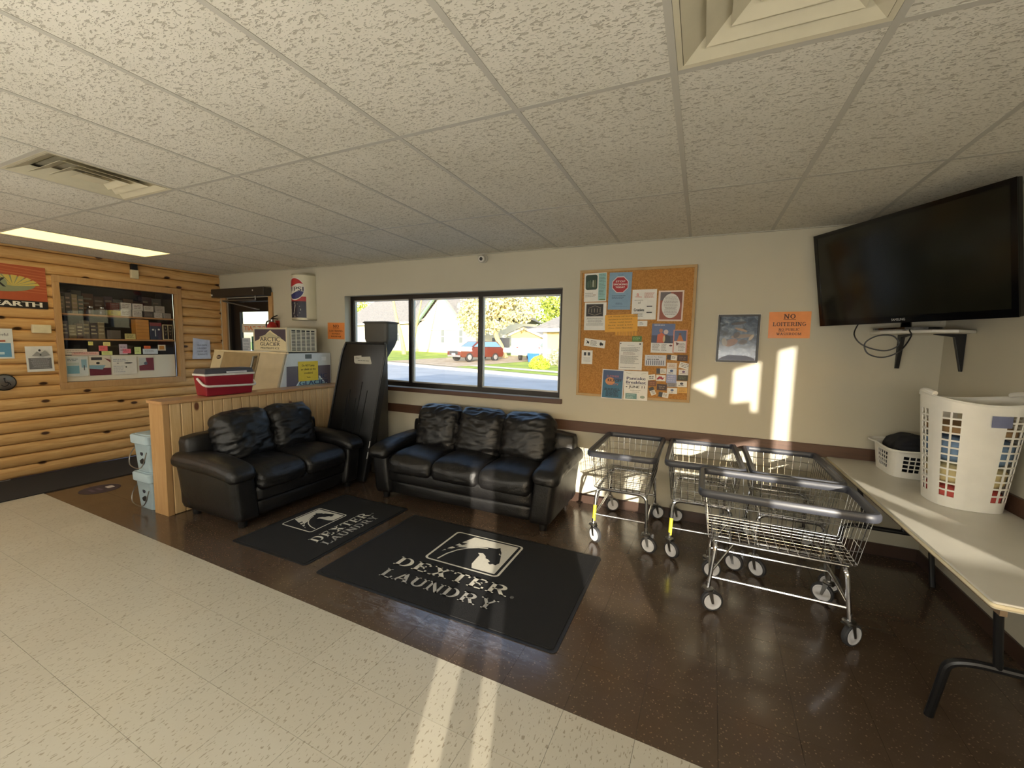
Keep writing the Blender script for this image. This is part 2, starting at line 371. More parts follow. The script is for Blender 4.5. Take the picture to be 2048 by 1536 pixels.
def mat_wood(name, lo, hi, knot, along='Y', scale=9, kscale=2.2, rough=0.45):
    m, nt, b = newmat(name)
    st = {'X': (0.09, 1, 1), 'Y': (1, 0.09, 1), 'Z': (1, 1, 0.09)}[along]; ks = {'X': (0.5, 1, 1), 'Y': (1, 0.5, 1), 'Z': (1, 1, 0.5)}[along]
    co = coords(nt, st, obj=False); g = noise_t(nt, co, scale * 4, 4, 0.6, 0.8); g2 = noise_t(nt, co, scale * 0.8, 2, 0.5, 0.5)
    c = ramp(nt, g, [(0.3, lo), (0.7, hi)]); c = mixc(nt, ramp(nt, g2, [(0.35, (0, 0, 0, 1)), (0.75, (.55, .55, .55, 1))]), c, lo)
    v = N(nt, 'ShaderNodeTexVoronoi'); v.inputs['Scale'].default_value = kscale
    sep = N(nt, 'ShaderNodeSeparateXYZ'); nt.links.new(coords(nt, ks, obj=False), sep.inputs[0]); cmb = N(nt, 'ShaderNodeCombineXYZ')
    nt.links.new(sep.outputs[1], cmb.inputs[0]); nt.links.new(sep.outputs[2], cmb.inputs[1]); v.voronoi_dimensions = '2D'; nt.links.new(cmb.outputs[0], v.inputs['Vector'])
    k = ramp(nt, v.outputs['Distance'], [(0.045, (1, 1, 1, 1)), (0.075, (0, 0, 0, 1))])
    halo = ramp(nt, v.outputs['Distance'], [(0.05, (.6, .6, .6, 1)), (0.17, (0, 0, 0, 1))])
    c = mixc(nt, halo, c, lo)
    nt.links.new(mixc(nt, k, c, knot), b.inputs['Base Color']); b.inputs['Roughness'].default_value = rough
    bump(nt, b, g, 0.08, 0.002); return m
def mat_leather():
    m, nt, b = newmat('black_leather'); co = coords(nt, obj=False)
    nt.links.new(ramp(nt, noise_t(nt, co, 5, 3), [(0.3, (14, 14, 15)), (0.7, (24, 23, 23))]), b.inputs['Base Color'])
    b.inputs['Roughness'].default_value = 0.34
    v = N(nt, 'ShaderNodeTexVoronoi'); v.inputs['Scale'].default_value = 260; nt.links.new(co, v.inputs['Vector'])
    a = N(nt, 'ShaderNodeMath', operation='MULTIPLY_ADD'); nt.links.new(noise_t(nt, co, 22, 4, 0.6, 0.8), a.inputs[0]); a.inputs[1].default_value = 3.0
    nt.links.new(v.outputs['Distance'], a.inputs[2]); bump(nt, b, a.outputs[0], 0.22, 0.006); return m
def mat_carpet(col, hi):
    m, nt, b = newmat('mat_pile'); co = coords(nt, obj=False); n = noise_t(nt, co, 420, 2)
    nt.links.new(ramp(nt, n, [(0.35, col), (0.7, hi)]), b.inputs['Base Color']); b.inputs['Roughness'].default_value = 0.95
    bump(nt, b, n, 0.8, 0.004); return m
def mat_shingle(a, c):
    m, nt, b = newmat('roof_shingle'); br = N(nt, 'ShaderNodeTexNoise'); br.inputs['Scale'].default_value = 3.0; br.inputs['Detail'].default_value = 6
    nt.links.new(coords(nt, (1, 1, 4), obj=False), br.inputs['Vector'])
    nt.links.new(ramp(nt, br.outputs['Fac'], [(0.3, a), (0.7, c)]), b.inputs['Base Color']); b.inputs['Roughness'].default_value = 0.9; return m
def glass(name, tint=(1, 1, 1, 1), refl=0.06):
    m, nt, b = newmat(name); nt.nodes.remove(b)
    t = N(nt, 'ShaderNodeBsdfTransparent'); t.inputs[0].default_value = tint
    g = N(nt, 'ShaderNodeBsdfGlossy'); g.inputs['Roughness'].default_value = 0.02
    lw = N(nt, 'ShaderNodeLayerWeight'); pw_ = N(nt, 'ShaderNodeMath', operation='POWER'); nt.links.new(lw.outputs['Facing'], pw_.inputs[0]); pw_.inputs[1].default_value = 5.0
    fr = N(nt, 'ShaderNodeMath', operation='MULTIPLY_ADD'); nt.links.new(pw_.outputs[0], fr.inputs[0]); fr.inputs[1].default_value = 0.8; fr.inputs[2].default_value = 0.035
    mx = N(nt, 'ShaderNodeMixShader'); nt.links.new(fr.outputs[0], mx.inputs[0]); nt.links.new(t.outputs[0], mx.inputs[1]); nt.links.new(g.outputs[0], mx.inputs[2])
    nt.links.new(mx.outputs[0], nt.nodes['Material Output'].inputs[0]); return m
CEIL = mat_ceiling(); CREAM = mat_cream(); BROWN = mat_brown(); LEATHER = mat_leather(); GLASS = glass('window_glass')
LOG = mat_wood('pine_log', (196, 148, 88), (228, 190, 130), (66, 38, 20), 'Y', 9, 3.4, 0.38)
PINE = mat_wood('pine_board', (200, 164, 112), (222, 190, 140), (104, 58, 28), 'Z', 10, 3.0, 0.5)
TRIMW = mat_wood('varnished_pine_trim', (178, 138, 90), (196, 158, 110), (120, 70, 30), 'Z', 10, 0.6, 0.35)
OAK = mat_wood('varnished_cap', (178, 134, 90), (200, 158, 114), (120, 70, 34), 'Y', 12, 0.6, 0.28)
RAIL = mat_wood('brown_rail', (78, 54, 40), (94, 66, 50), (60, 40, 30), 'X', 12, 0.4, 0.45)
WALL = M((194, 188, 169), 0.75, var=0.025, scale=1.5, bmp=0.08, bscale=140, world_co=True)
TBAR = M((184, 180, 168), 0.5, var=0.02)
WHITE = M((226, 222, 210), 0.45, var=0.02); BLACKM = M((18, 18, 19), 0.4, var=0.05); BRONZE = M((40, 34, 30), 0.35, 0.3, var=0.05)
CHROME = M((206, 208, 212), 0.14, 1.0, var=0.03); STEEL = M((150, 150, 148), 0.3, 1.0, var=0.05)
H = 2.56; XL, XR, YF = -7.31, 1.13, -4.85
YR, XE = -2.10, 3.2        # the side wall ends at YR; the room goes on to XE behind it

# ---------------------------------------------------------------- floor: brown and cream vinyl tiles with fine joints
TH = math.radians(-1.24); fu = Vector((math.cos(TH), math.sin(TH), 0)); fv = Vector((-math.sin(TH), math.cos(TH), 0))
FO = Vector((-1.84, -2.40, 0)); TS = 0.3048; GAP = 0.0007
room = [(XL, YF), (XR, YF), (XR, 0), (XL, 0)]
floor_c = MB().box(XL, YF, -0.10, XR, -2.25, -0.004).build('floor', M((70, 62, 50), 0.8)); tag(floor_c, 'cream speckled vinyl tile floor', kind='structure')
floor_b = MB().box(XL, -2.55, -0.11, XR, 0, -0.0045).build('floor', M((38, 28, 20), 0.8)); tag(floor_b, 'polished brown vinyl tile floor', kind='structure')
tile_me = {}
def floor_tile(i, j, mat, parent):
    c = [(FO + fu * ((i + a) * TS + (GAP if a == 0 else -GAP)) + fv * ((j + b_) * TS + (GAP if b_ == 0 else -GAP))) for a, b_ in ((0, 0), (1, 0), (1, 1), (0, 1))]
    poly = [(p.x, p.y) for p in c]; full = all(XL + .001 < p[0] < XR - .001 and YF + .001 < p[1] < -.001 for p in poly)
    if full and mat.name in tile_me:
        me, (i0, j0) = tile_me[mat.name]; o = bpy.data.objects.new('floor_tile', me); COL.objects.link(o)
        o.location = fu * ((i - i0) * TS) + fv * ((j - j0) * TS); o.parent = parent; return
    if not full:
        for a, b_, k in ((-1, 0, -XL - .001), (1, 0, XR - .001), (0, -1, -YF - .001), (0, 1, -.001)): poly = clip(poly, a, b_, k)
        if len(poly) < 3: return
    o = MB().prism(poly, (0, 0, 0), (1, 0, 0), (0, 1, 0), (0, 0, 1), -0.003, 0).build('floor_tile', mat, parent)
    if full: tile_me[mat.name] = (o.data, (i, j))
for i in range(-18, 10):
    for j in range(0, 8): floor_tile(i, j, BROWN, floor_b)
    for j in range(-9, 0): floor_tile(i, j, CREAM, floor_c)

# ---------------------------------------------------------------- ceiling: lay-in tiles on a tee grid
ceil_o = MB().box(XL - .2, YF - .2, H + 0.07, XE + .2, 0.2, H + 0.15).build('ceiling', M((150, 146, 134), 0.9)); tag(ceil_o, 'suspended ceiling of fissured off-white tiles', kind='structure')
xs = [XL + 0.02] + [k * 0.61 for k in range(-11, 2)] + [XR]; ys = [0.0, -1.177, -2.401, -3.625, YF]
LIGHTS = [(1, 1)]       # grid cell (column, row) of the troffer
VENTR = (12, 2); VENTL = None
XV = (-4.27, -3.66)      # column of the far diffuser, row 2 (half a cell)
for ci in range(len(xs) - 1):
    for ri in range(4):
        x0, x1, y1, y0 = xs[ci], xs[ci + 1], ys[ri], ys[ri + 1]
        if (ci, ri) in LIGHTS: continue
        if abs(x0 + 4.27) < .01 and ri == 2: y1 = -3.01         # diffuser takes the far half of this cell
        if abs(x0 + 0.61) < .01 and ri == 2: y1 = -3.01
        g = 0.006
        MB().box(x0 + g, y0 + g, H - 0.002, x1 - g, y1 - g, H + 0.014).build('ceiling_tile', CEIL, ceil_o)
for x in xs[1:-1]: MB().box(x - 0.012, YF, H - 0.0036, x + 0.012, 0, H + 0.019).build('tee_bar', TBAR, ceil_o)
for y in ys[1:-1]:
    for a, c in zip(xs, xs[1:]): MB().box(a + 0.0121, y - 0.012, H - 0.0036, c - 0.0121, y + 0.012, H + 0.019).build('tee_bar', TBAR, ceil_o)
for a, b_ in (((-4.27, -3.01), (-3.66, -3.01)), ((-0.61, -3.01), (0, -3.01))):
    MB().box(a[0] + .0121, a[1] - .012, H - .0036, b_[0] - .0121, a[1] + .012, H + .019).build('tee_bar', TBAR, ceil_o)
for bx in ((XL, -0.02, XR, 0), (XL, YF, XR, YF + 0.02)): MB().box(bx[0], bx[1], H - 0.008, bx[2], bx[3], H + .019).build('wall_angle', TBAR, ceil_o)
for bx in ((XL, YF + .02, XL + 0.035, -.02), (XR - 0.02, YF + .02, XR, -.02)): MB().box(bx[0], bx[1], H - 0.008, bx[2], bx[3], H + .019).build('wall_angle', TBAR, ceil_o)
for n_, (ci, ri) in enumerate(LIGHTS):
    x0, x1, y1, y0 = xs[ci] + .014, xs[ci + 1] - .014, ys[ri] - .014, ys[ri + 1] + .014
    lab = 'lit fluorescent troffer in the ceiling near the log wall'
    t = thing('ceiling_lamp', lab, 'ceiling lamp', ((x0 + x1) / 2, (y0 + y1) / 2, H), 'fluorescent ceiling troffers')
    MB().box(x0, y0, H - 0.004, x1, y0 + .02, H + .018).box(x0, y1 - .02, H - 0.004, x1, y1, H + .018).box(x0, y0 + .02, H - 0.004, x0 + .02, y1 - .02, H + .018).box(x1 - .02, y0 + .02, H - 0.004, x1, y1 - .02, H + .018).build('frame', WHITE, t)
    MB().box(x0 + .02, y0 + .02, H + 0.002, x1 - .02, y1 - .02, H + 0.012).build('diffuser', emis((255, 224, 146), LAMP), t)
for x, lb in ((-6.1, 'next to the log wall'), (-4.1, 'second from the log wall'), (-2.1, 'third from the log wall'), (-0.1, 'last from the log wall')):  # strip lamps added out of view to brighten the ceiling and walls
    t = thing('fill_lamp', 'added unseen fill lamp, a strip on chains by the street front, ' + lb, 'lamp', (x, -4.5, 1.45), 'added fill lamps'); y = -4.5
    MB().tube([(x - .58, y, 1.45), (x + .58, y, 1.45)], .055, 14).build('fill_tube', emis((253, 249, 242), FILL * (.75 if x < -4 else 1)), t, smooth=True)
    for s in (-1, 1): MB().lathe([(.056, -.02), (.06, -.018), (.06, .018), (.056, .02)], 14, (x + s * .60, y, 1.45), (1, 0, 0)).build('end_cap', WHITE, t, smooth=True)
    for s in (-1, 1): MB().tube([(x + s * .6, y, 1.51), (x + s * .6, y, H - .008)], .004, 6).build('chain', STEEL, t)
def diffuser(name, label, x0, x1, y0, y1):
    """square ceiling diffuser: nested sloped louver rings"""
    cx, cy = (x0 + x1) / 2, (y0 + y1) / 2; t = thing(name, label, 'air vent', (cx, cy, H), 'ceiling air vents'); vm = M((204, 196, 170), 0.45, var=0.03)
    def ring(a, za, b_, zb, nm, th=0.004):
        m = MB(); q = [(-1, -1), (1, -1), (1, 1), (-1, 1)]
        for k in range(4):
            k2 = (k + 1) % 4; A = [(cx + q[k][0] * a, cy + q[k][1] * a, za), (cx + q[k2][0] * a, cy + q[k2][1] * a, za), (cx + q[k2][0] * b_, cy + q[k2][1] * b_, zb), (cx + q[k][0] * b_, cy + q[k][1] * b_, zb)]
            m.hexa([A[i] for i in (0, 1, 2, 3)], [(p[0], p[1], p[2] + th) for p in A])
        m.build(nm, vm, t)
    hw = (x1 - x0) / 2 - .013
    ring(hw, H - .004, hw - .018, H - .002, 'frame')
    MB().box(x0 + .02, y0 + .02, H + .056, x1 - .02, y1 - .02, H + .066).build('throat', M((150, 142, 118), 0.8), t)
    a = hw - .020
    for k in range(3):
        ring(a, H - .004, a - .074, H + .036, 'louver', .002); a -= .068
    MB().hexa([(cx - a, cy - a, H - .003), (cx + a, cy - a, H - .003), (cx + a, cy + a, H - .003), (cx - a, cy + a, H - .003)], [(cx - a + .03, cy - a + .03, H + .016), (cx + a - .03, cy - a + .03, H + .016), (cx + a - .03, cy + a - .03, H + .016), (cx - a + .03, cy + a - .03, H + .016)]).build('louver', vm, t)
diffuser('ceiling_vent', 'square white ceiling air diffuser above the laundry carts beside the television', -0.61, 0.0, -3.01, -2.401)
diffuser('ceiling_vent', 'square ceiling air diffuser above the cream floor on the log wall side', -4.27, -3.66, -3.01, -2.401)

# ---------------------------------------------------------------- walls
WX0, WX1, WZ0, WZ1 = -4.70, -1.765, 1.045, 2.168
DX0, DX1, DZ = -7.12, -6.14, 2.20
wb = MB()
for (a, z0, b_, z1) in ((XL - .15, 0, DX0, H + .07), (DX0, DZ, DX1, H + .07), (DX1, 0, WX0, H + .07), (WX0, 0, WX1, WZ0), (WX0, WZ1, WX1, H + .07), (WX1, 0, XR + .15, H + .07)):
    wb.box(a, 0.0, z0, b_, 0.2, z1)
tag(wb.build('wall_back', WALL), 'cream painted window wall', kind='structure')

tag(MB().box(XR, YR, 0, XR + .12, 0, H + .07).box(XR + .12, YR, 0, XE + .12, YR + .12, H + .07).build('wall_right', WALL), 'cream painted side wall by the folding table', kind='structure')
tag(MB().box(XE, YF, 0, XE + .12, YR, H + .07).build('wall_side', WALL), 'cream painted far side wall beyond the folding table', kind='structure')
MB().box(XR, YF, -0.10, XE, YR, 0).build('floor_extension', CREAM, floor_c)
MB().box(XR, YF, H, XE, YR, H + .06).build('ceiling_extension', CEIL, ceil_o)
# unseen wall behind the camera: bare openings shaped to cut the sun into patches
t_ = 0.02
tri = lambda *p: list(p)
SUN_GAPS = [  # openings in (x, z): outlines, each shaped for a sun patch
 [(-.58, .02), (-.49, .02), (-.43, .45), (-.33, .62), (-.40, .80), (-.40, 1.25), (-.64, 1.25), (-.64, .80), (-.57, .60)],
 [(-.35, .02), (-.27, .02), (-.22, .56), (-.31, .56)],
 [(.33, .58), (.75, .58), (.75, 1.50), (.33, 1.50)],
 [(.95, .88), (1.13, .88), (1.13, 1.26), (.95, 1.26)],
 [(1.36, 1.30), (1.66, 1.30), (1.66, 1.66), (1.36, 1.60)],
 [(1.49, 2.13), (1.69, 2.04), (1.69, 2.24)],
 [(1.78, 1.30), (2.03, 1.30), (2.03, 1.70), (1.80, 1.62)],
 [(1.82, 2.00), (1.96, 2.03), (1.97, 1.94), (2.02, 1.94), (2.02, 2.37), (1.82, 2.29)],
 [(2.14, 1.40), (2.26, 1.40), (2.26, 2.50), (2.14, 2.46)],
]
def wall_with_holes(name, x0, z0, x1, z1, holes, y, mat):
    me = bpy.data.meshes.new(name); bm = bmesh.new()
    for lp in [[(x0, z0), (x1, z0), (x1, z1), (x0, z1)]] + holes:
        vs = [bm.verts.new((p[0], y, p[1])) for p in lp]
        for a, c in zip(vs, vs[1:] + vs[:1]): bm.edges.new((a, c))
    bmesh.ops.triangle_fill(bm, use_beauty=True, use_dissolve=False, edges=bm.edges[:])
    def inside(p, poly):
        r = False
        for (a, b_), (c, d) in zip(poly, poly[1:] + poly[:1]):
            if (b_ > p[1]) != (d > p[1]) and p[0] < (c - a) * (p[1] - b_) / (d - b_) + a: r = not r
        return r
    bad = [f for f in bm.faces if any(inside((f.calc_center_median().x, f.calc_center_median().z), h) for h in holes)]
    bmesh.ops.delete(bm, geom=bad, context='FACES')
    r = bmesh.ops.extrude_face_region(bm, geom=bm.faces[:]); bmesh.ops.translate(bm, verts=[v for v in r['geom'] if isinstance(v, bmesh.types.BMVert)], vec=(0, -t_, 0))
    bmesh.ops.recalc_face_normals(bm, faces=bm.faces[:]); bm.to_mesh(me); bm.free(); me.materials.append(mat)
    o = bpy.data.objects.new(name, me); COL.objects.link(o); return o
wf = wall_with_holes('wall_front', XL - .15, 0, XE + .12, H + .07, SUN_GAPS, YF, WALL); tag(wf, 'unseen street front wall with openings shaped to cut sun patches', kind='structure')

# ---------------------------------------------------------------- log wall: one half-round log per course, split around the display window
wl = MB()
DY0, DY1, DZ0, DZ1 = -1.83, -0.55, 0.97, 2.25
for (a, z0, b_, z1) in ((YF, 0, DY0, H + .07), (DY0, 0, DY1, DZ0), (DY0, DZ1, DY1, H + .07), (DY1, 0, 0.0, H + .07)): wl.box(XL - .15, a, z0, XL, b_, z1)
wall_l = tag(wl.build('wall_left', M((120, 84, 44), 0.7)), 'varnished pine half-log wall with a display window', kind='structure')
LH = 0.1262; z = 0.005; r_ = random.Random(3)
while z < H - .01:
    z1 = min(z + LH, H - .002); spans = [(YF + .003, -.003)]
    if z1 > DZ0 + .06 and z < DZ1 - .02: spans = [(YF + .003, DY0 - .002), (DY1 + .002, -.003)]
    for a, b_ in spans:
        cuts = [a] + ([r_.uniform(-3.6, -2.6)] if a < -4 else []) + [b_]
        for c0, c1 in zip(cuts, cuts[1:]):
            n = 8; prof = [(-.002, z + .001)] + [(0.040 * math.sin(PI * i / n) ** 0.62, z + .001 + (z1 - z - .002) * (1 - math.cos(PI * i / n)) / 2) for i in range(1, n)] + [(-.002, z1 - .001)]
            MB().prism(prof, (XL, 0, 0), (1, 0, 0), (0, 0, 1), (0, 1, 0), c0 + .0008, c1 - .0008).build('log', LOG, wall_l, smooth=True, angle=50)
    z += LH

# ---------------------------------------------------------------- trim
bb = M((68, 51, 42), 0.35, var=0.05)
tag(MB().box(-4.4, -.012, 0, XR - .001, -.0002, .095).build('baseboard_back', bb, smooth=False), 'brown vinyl baseboard below the window wall', kind='structure')
tag(MB().box(XR - .012, YR, 0, XR - .0002, -.0125, .095).build('baseboard_right', bb), 'brown vinyl baseboard under the folding table', kind='structure')
tag(MB().box(-4.1, -.022, .735, XR - .001, -.0002, .835).build('trim_1', RAIL, bevel=.003), 'brown chair rail along the window wall', kind='structure')
tag(MB().box(XR - .022, YR, .735, XR - .0002, -.0225, .835).build('trim_2', RAIL, bevel=.003), 'brown chair rail on the side wall', kind='structure')

# ---------------------------------------------------------------- the long window
win = thing('window_1', 'long three-pane window in dark bronze frame', None, (-3.2, 0.1, WZ0), kind='structure')
MB().box(WX0 - .03, -.035, .995, WX1 + .03, .10, 1.044).build('window_sill', RAIL, win, bevel=.004)
FY0, FY1 = .10, .165; fz0, fz1 = WZ0, WZ1
fm = MB().box(WX0, FY0, fz0, WX0 + .05, FY1, fz1).box(WX1 - .05, FY0, fz0, WX1, FY1, fz1).box(WX0 + .05, FY0, fz0, WX1 - .05, FY1, fz0 + .05).box(WX0 + .05, FY0, fz1 - .05, WX1 - .05, FY1, fz1)
fm.build('window_frame', BRONZE, win)
alu = M((190, 190, 188), 0.4, 0.2, var=.04)
ml = [-3.729, -2.756]
for x in ml:
    MB().box(x - .023, FY0 - .005, fz0 + .05, x + .023, FY0 + .012, fz1 - .05).build('mullion', BRONZE, win)
    MB().box(x - .021, FY0 + .012, fz0 + .05, x + .021, FY1, fz1 - .05).build('mullion', alu, win)
ex = [WX0 + .05] + ml + [WX1 - .05]
for a, c in zip(ex, ex[1:]):
    a2, c2 = a + (.023 if a in ml else 0), c - (.023 if c in ml else 0)
    m = MB().box(a2, FY0 + .02, fz0 + .05, a2 + .014, FY0 + .05, fz1 - .05).box(c2 - .014, FY0 + .02, fz0 + .05, c2, FY0 + .05, fz1 - .05).box(a2 + .014, FY0 + .02, fz0 + .05, c2 - .014, FY0 + .05, fz0 + .066).box(a2 + .014, FY0 + .02, fz1 - .066, c2 - .014, FY0 + .05, fz1 - .05)
    m.build('glazing_bead', alu, win)
    MB().box(a2 + .014, FY0 + .032, fz0 + .066, c2 - .014, FY0 + .038, fz1 - .066).build('pane', GLASS, win)

# ---------------------------------------------------------------- the entrance door behind the ice freezer
dr = thing('door_1', 'dark framed glass entrance door with pine casing', None, (-6.63, 0, 0), kind='structure')
for a, c in ((DX0 - .10, DX0 + .005), (DX1 - .005, DX1 + .075)): MB().box(a, -.022, 0, c, -.0005, DZ + .06).build('door_casing', TRIMW, dr)
MB().box(DX0, .02, 0, DX0 + .05, .16, DZ).box(DX1 - .05, .02, 0, DX1, .16, DZ).box(DX0 + .05, .02, DZ - .05, DX1 - .05, .16, DZ).build('door_frame', BRONZE, dr)
MB().box(DX0 + .055, .06, .01, DX0 + .20, .11, DZ - .055).box(DX1 - .13, .06, .01, DX1 - .055, .11, DZ - .055).box(DX0 + .2, .06, .01, DX1 - .13, .11, .28).box(DX0 + .2, .06, DZ - .20, DX1 - .13, .11, DZ - .055).build('door_leaf', BRONZE, dr)
MB().box(DX0 + .2, .08, .28, DX1 - .13, .088, DZ - .2).build('pane', GLASS, dr)
MB().tube([(DX0 + .2, .03, 1.0), (DX1 - .13, .03, 1.0)], .014, 8).build('push_bar', STEEL, dr, smooth=True)
# ---------------------------------------------------------------- half wall: planked partition with a wooden cap and end post
PX0, PX1, PY0, PY1, PZ = -4.915, -4.70, -2.06, -0.002, 1.035
hw_ = thing('wall_partition', 'waist-high pine plank half wall with varnished cap behind the loveseat', 'partition', ((PX0 + PX1) / 2, -1.0, 0), kind='structure')
MB().box(PX0 + .02, PY0 + .05, 0, PX1 - .02, PY1, PZ - .03).build('core', M((150, 110, 66), .8), hw_)
MB().box(PX0 - .012, PY0 - .012, PZ - .026, PX1 + .018, PY1, PZ).build('cap', OAK, hw_, bevel=.003)
MB().box(PX0, PY0, 0, PX1 - .001, PY0 + .05, PZ - .027).build('end_post', TRIMW, hw_, bevel=.003)
pw = 0.0905; y = PY0 + .052; r_ = random.Random(5)
while y < PY1 - .02:
    y1 = min(y + pw, PY1)
    for xa, xb in ((PX1 - .019, PX1), (PX0, PX0 + .019)):
        MB().box(xa, y + .002, .002, xb, y1 - .002, PZ - .028).build('plank', PINE, hw_, bevel=.006, seg=1)
    y = y1

# ---------------------------------------------------------------- leather seating
def puff(mb, cx, cy, cz, sx, sy, sz, r=0.06, bulge=(0, 0, 0), n=16, R=None, wr=0.0, wf=(9, 9, 9), seed=0.0, post=None):
    """soft rounded box (half sizes sx, sy, sz) with bulging faces and wrinkles"""
    idx = {}; vs = []; fs = []
    def V(i, j, k):
        key = (i, j, k)
        if key in idx: return idx[key]
        p = Vector((2 * i / n - 1, 2 * j / n - 1, 2 * k / n - 1)); q = Vector((p.x * sx, p.y * sy, p.z * sz))
        c = Vector((max(-sx + r, min(sx - r, q.x)), max(-sy + r, min(sy - r, q.y)), max(-sz + r, min(sz - r, q.z))))
        d = q - c
        nn = d.normalized() if d.length > 1e-6 else Vector(((abs(p.x) > .999) * p.x, (abs(p.y) > .999) * p.y, (abs(p.z) > .999) * p.z)).normalized()
        w = c + (nn * r if d.length > 1e-6 else Vector())
        fx, fy, fz = 1 - p.x ** 2, 1 - p.y ** 2, 1 - p.z ** 2
        w += Vector((p.x * bulge[0] * fy * fz, p.y * bulge[1] * fx * fz, p.z * bulge[2] * fx * fy))
        if wr:
            a = noise.noise(Vector((w.x * wf[0] + seed, w.y * wf[1], w.z * wf[2]))); b_ = noise.noise(Vector((w.x * 5 + w.z * 20 + seed, w.y * 9, w.z * 22 - w.x * 11)))
            w += nn * wr * ((1 - abs(a) * 2) * .8 + (1 - 2.4 * abs(b_)) * .34)
        if post: w = post(w)
        if R: w = R @ w
        idx[key] = len(vs); vs.append(w + Vector((cx, cy, cz))); return idx[key]
    for a in range(n):
        for b_ in range(n):
            for s in (0, n):
                f = [V(a, b_, s), V(a + 1, b_, s), V(a + 1, b_ + 1, s), V(a, b_ + 1, s)]; fs.append(f if s else f[::-1])
                f = [V(a, s, b_), V(a + 1, s, b_), V(a + 1, s, b_ + 1), V(a, s, b_ + 1)]; fs.append(f[::-1] if s else f)
                f = [V(s, a, b_), V(s, a + 1, b_), V(s, a + 1, b_ + 1), V(s, a, b_ + 1)]; fs.append(f if s else f[::-1])
    mb.add(vs, fs); return mb
def make_sofa(name, label, W, ncush, seed):
    """local frame: back at y=0, front towards -y, centred on x"""
    t = local(name, label, 'sofa', 'black leather seating'); D = 0.84; aw = 0.25; iw = W - 2 * aw + .02
    foot = M((16, 14, 13), .5)
    # plinth with two stitched bands
    for z0, z1, dy in ((.07, .20, .005), (.20, .335, -.012)):
        puff(MB(), 0, -.42 + dy / 2, (z0 + z1) / 2, iw / 2, .37 - dy, (z1 - z0) / 2 + .004, .028, (0, .012, 0), 12, wr=.004, wf=(7, 7, 10), seed=seed + z0).build('base_band', LEATHER, t, smooth=True, angle=80)
    puff(MB(), 0, -.10, .40, W / 2 - .06, .09, .33, .05, (0, .01, .01), 12, wr=.004, seed=seed + 2).build('back_frame', LEATHER, t, smooth=True, angle=80)
    for s in (-1, 1):
        def lean(w, s=s):   # side panel narrows towards the floor
            k = (w.z + .24) / .48; w = w.copy(); w.x -= s * (1 - k) * .055; return w
        puff(MB(), s * (W / 2 - .115), -.42, .305, .095, .405, .24, .04, (.008, .008, 0), 12, wr=.003, seed=seed + s, post=lean).build('arm_panel', LEATHER, t, smooth=True, angle=80)
        def roll(w, s=s):
            k = max(0, (-w.y + .02) / .44); w = w.copy(); w.z -= .085 * max(0, k - .45) ** 1.6; w.z += .02 * (1 - k); w.z -= .45 * max(0, s * w.x) ** 1.7; return w
        puff(MB(), s * (W / 2 - .115), -.425, .505, .116, .43, .062, .058, (0, .012, .016), 22, wr=.006, wf=(4, 13, 6), seed=seed + 5 * s, post=roll).build('arm_pad', LEATHER, t, smooth=True, angle=80)
        for yy in (-.10, -.74): MB().lathe([(.028, 0), (.034, .01), (.036, .075), (.03, .08)], 12, (s * (W / 2 - .15), yy, 0)).build('foot', foot, t, smooth=True)
    cw = iw / ncush
    for k in range(ncush):
        x = -iw / 2 + cw * (k + .5)
        def drop(w):
            w = w.copy(); kf = max(0, (-w.y - .18) / .16); w.z -= .03 * kf ** 2; return w
        puff(MB(), x, -.50, .40, cw / 2 - .002, .345, .085, .06, (0, .015, .035), 24, wr=.006, wf=(9, 5, 5), seed=seed + 11 * k, post=drop).build('seat_cushion', LEATHER, t, smooth=True, angle=80)
        R = Matrix.Rotation(math.radians(-17), 3, 'X') @ Matrix.Rotation(math.radians((-2, 1.5, -1)[k % 3]), 3, 'Y')
        puff(MB(), x, -.27, .665, cw / 2 + .004, .115, .245, .10, (.0, .05, .01), 40, R, wr=.018, wf=(5, 5, 13), seed=seed + 23 * k).build('back_cushion', LEATHER, t, smooth=True, angle=80)
    return t
sofa = make_sofa('sofa', 'black leather three-seat sofa under the window beside the carts', 2.02, 3, 1.3); put(sofa, (-2.485, -.045, 0))
love = make_sofa('loveseat', 'black leather two-seat loveseat against the planked half wall', 1.45, 2, 8.7); put(love, (-4.665, -1.325, 0), PI / 2)

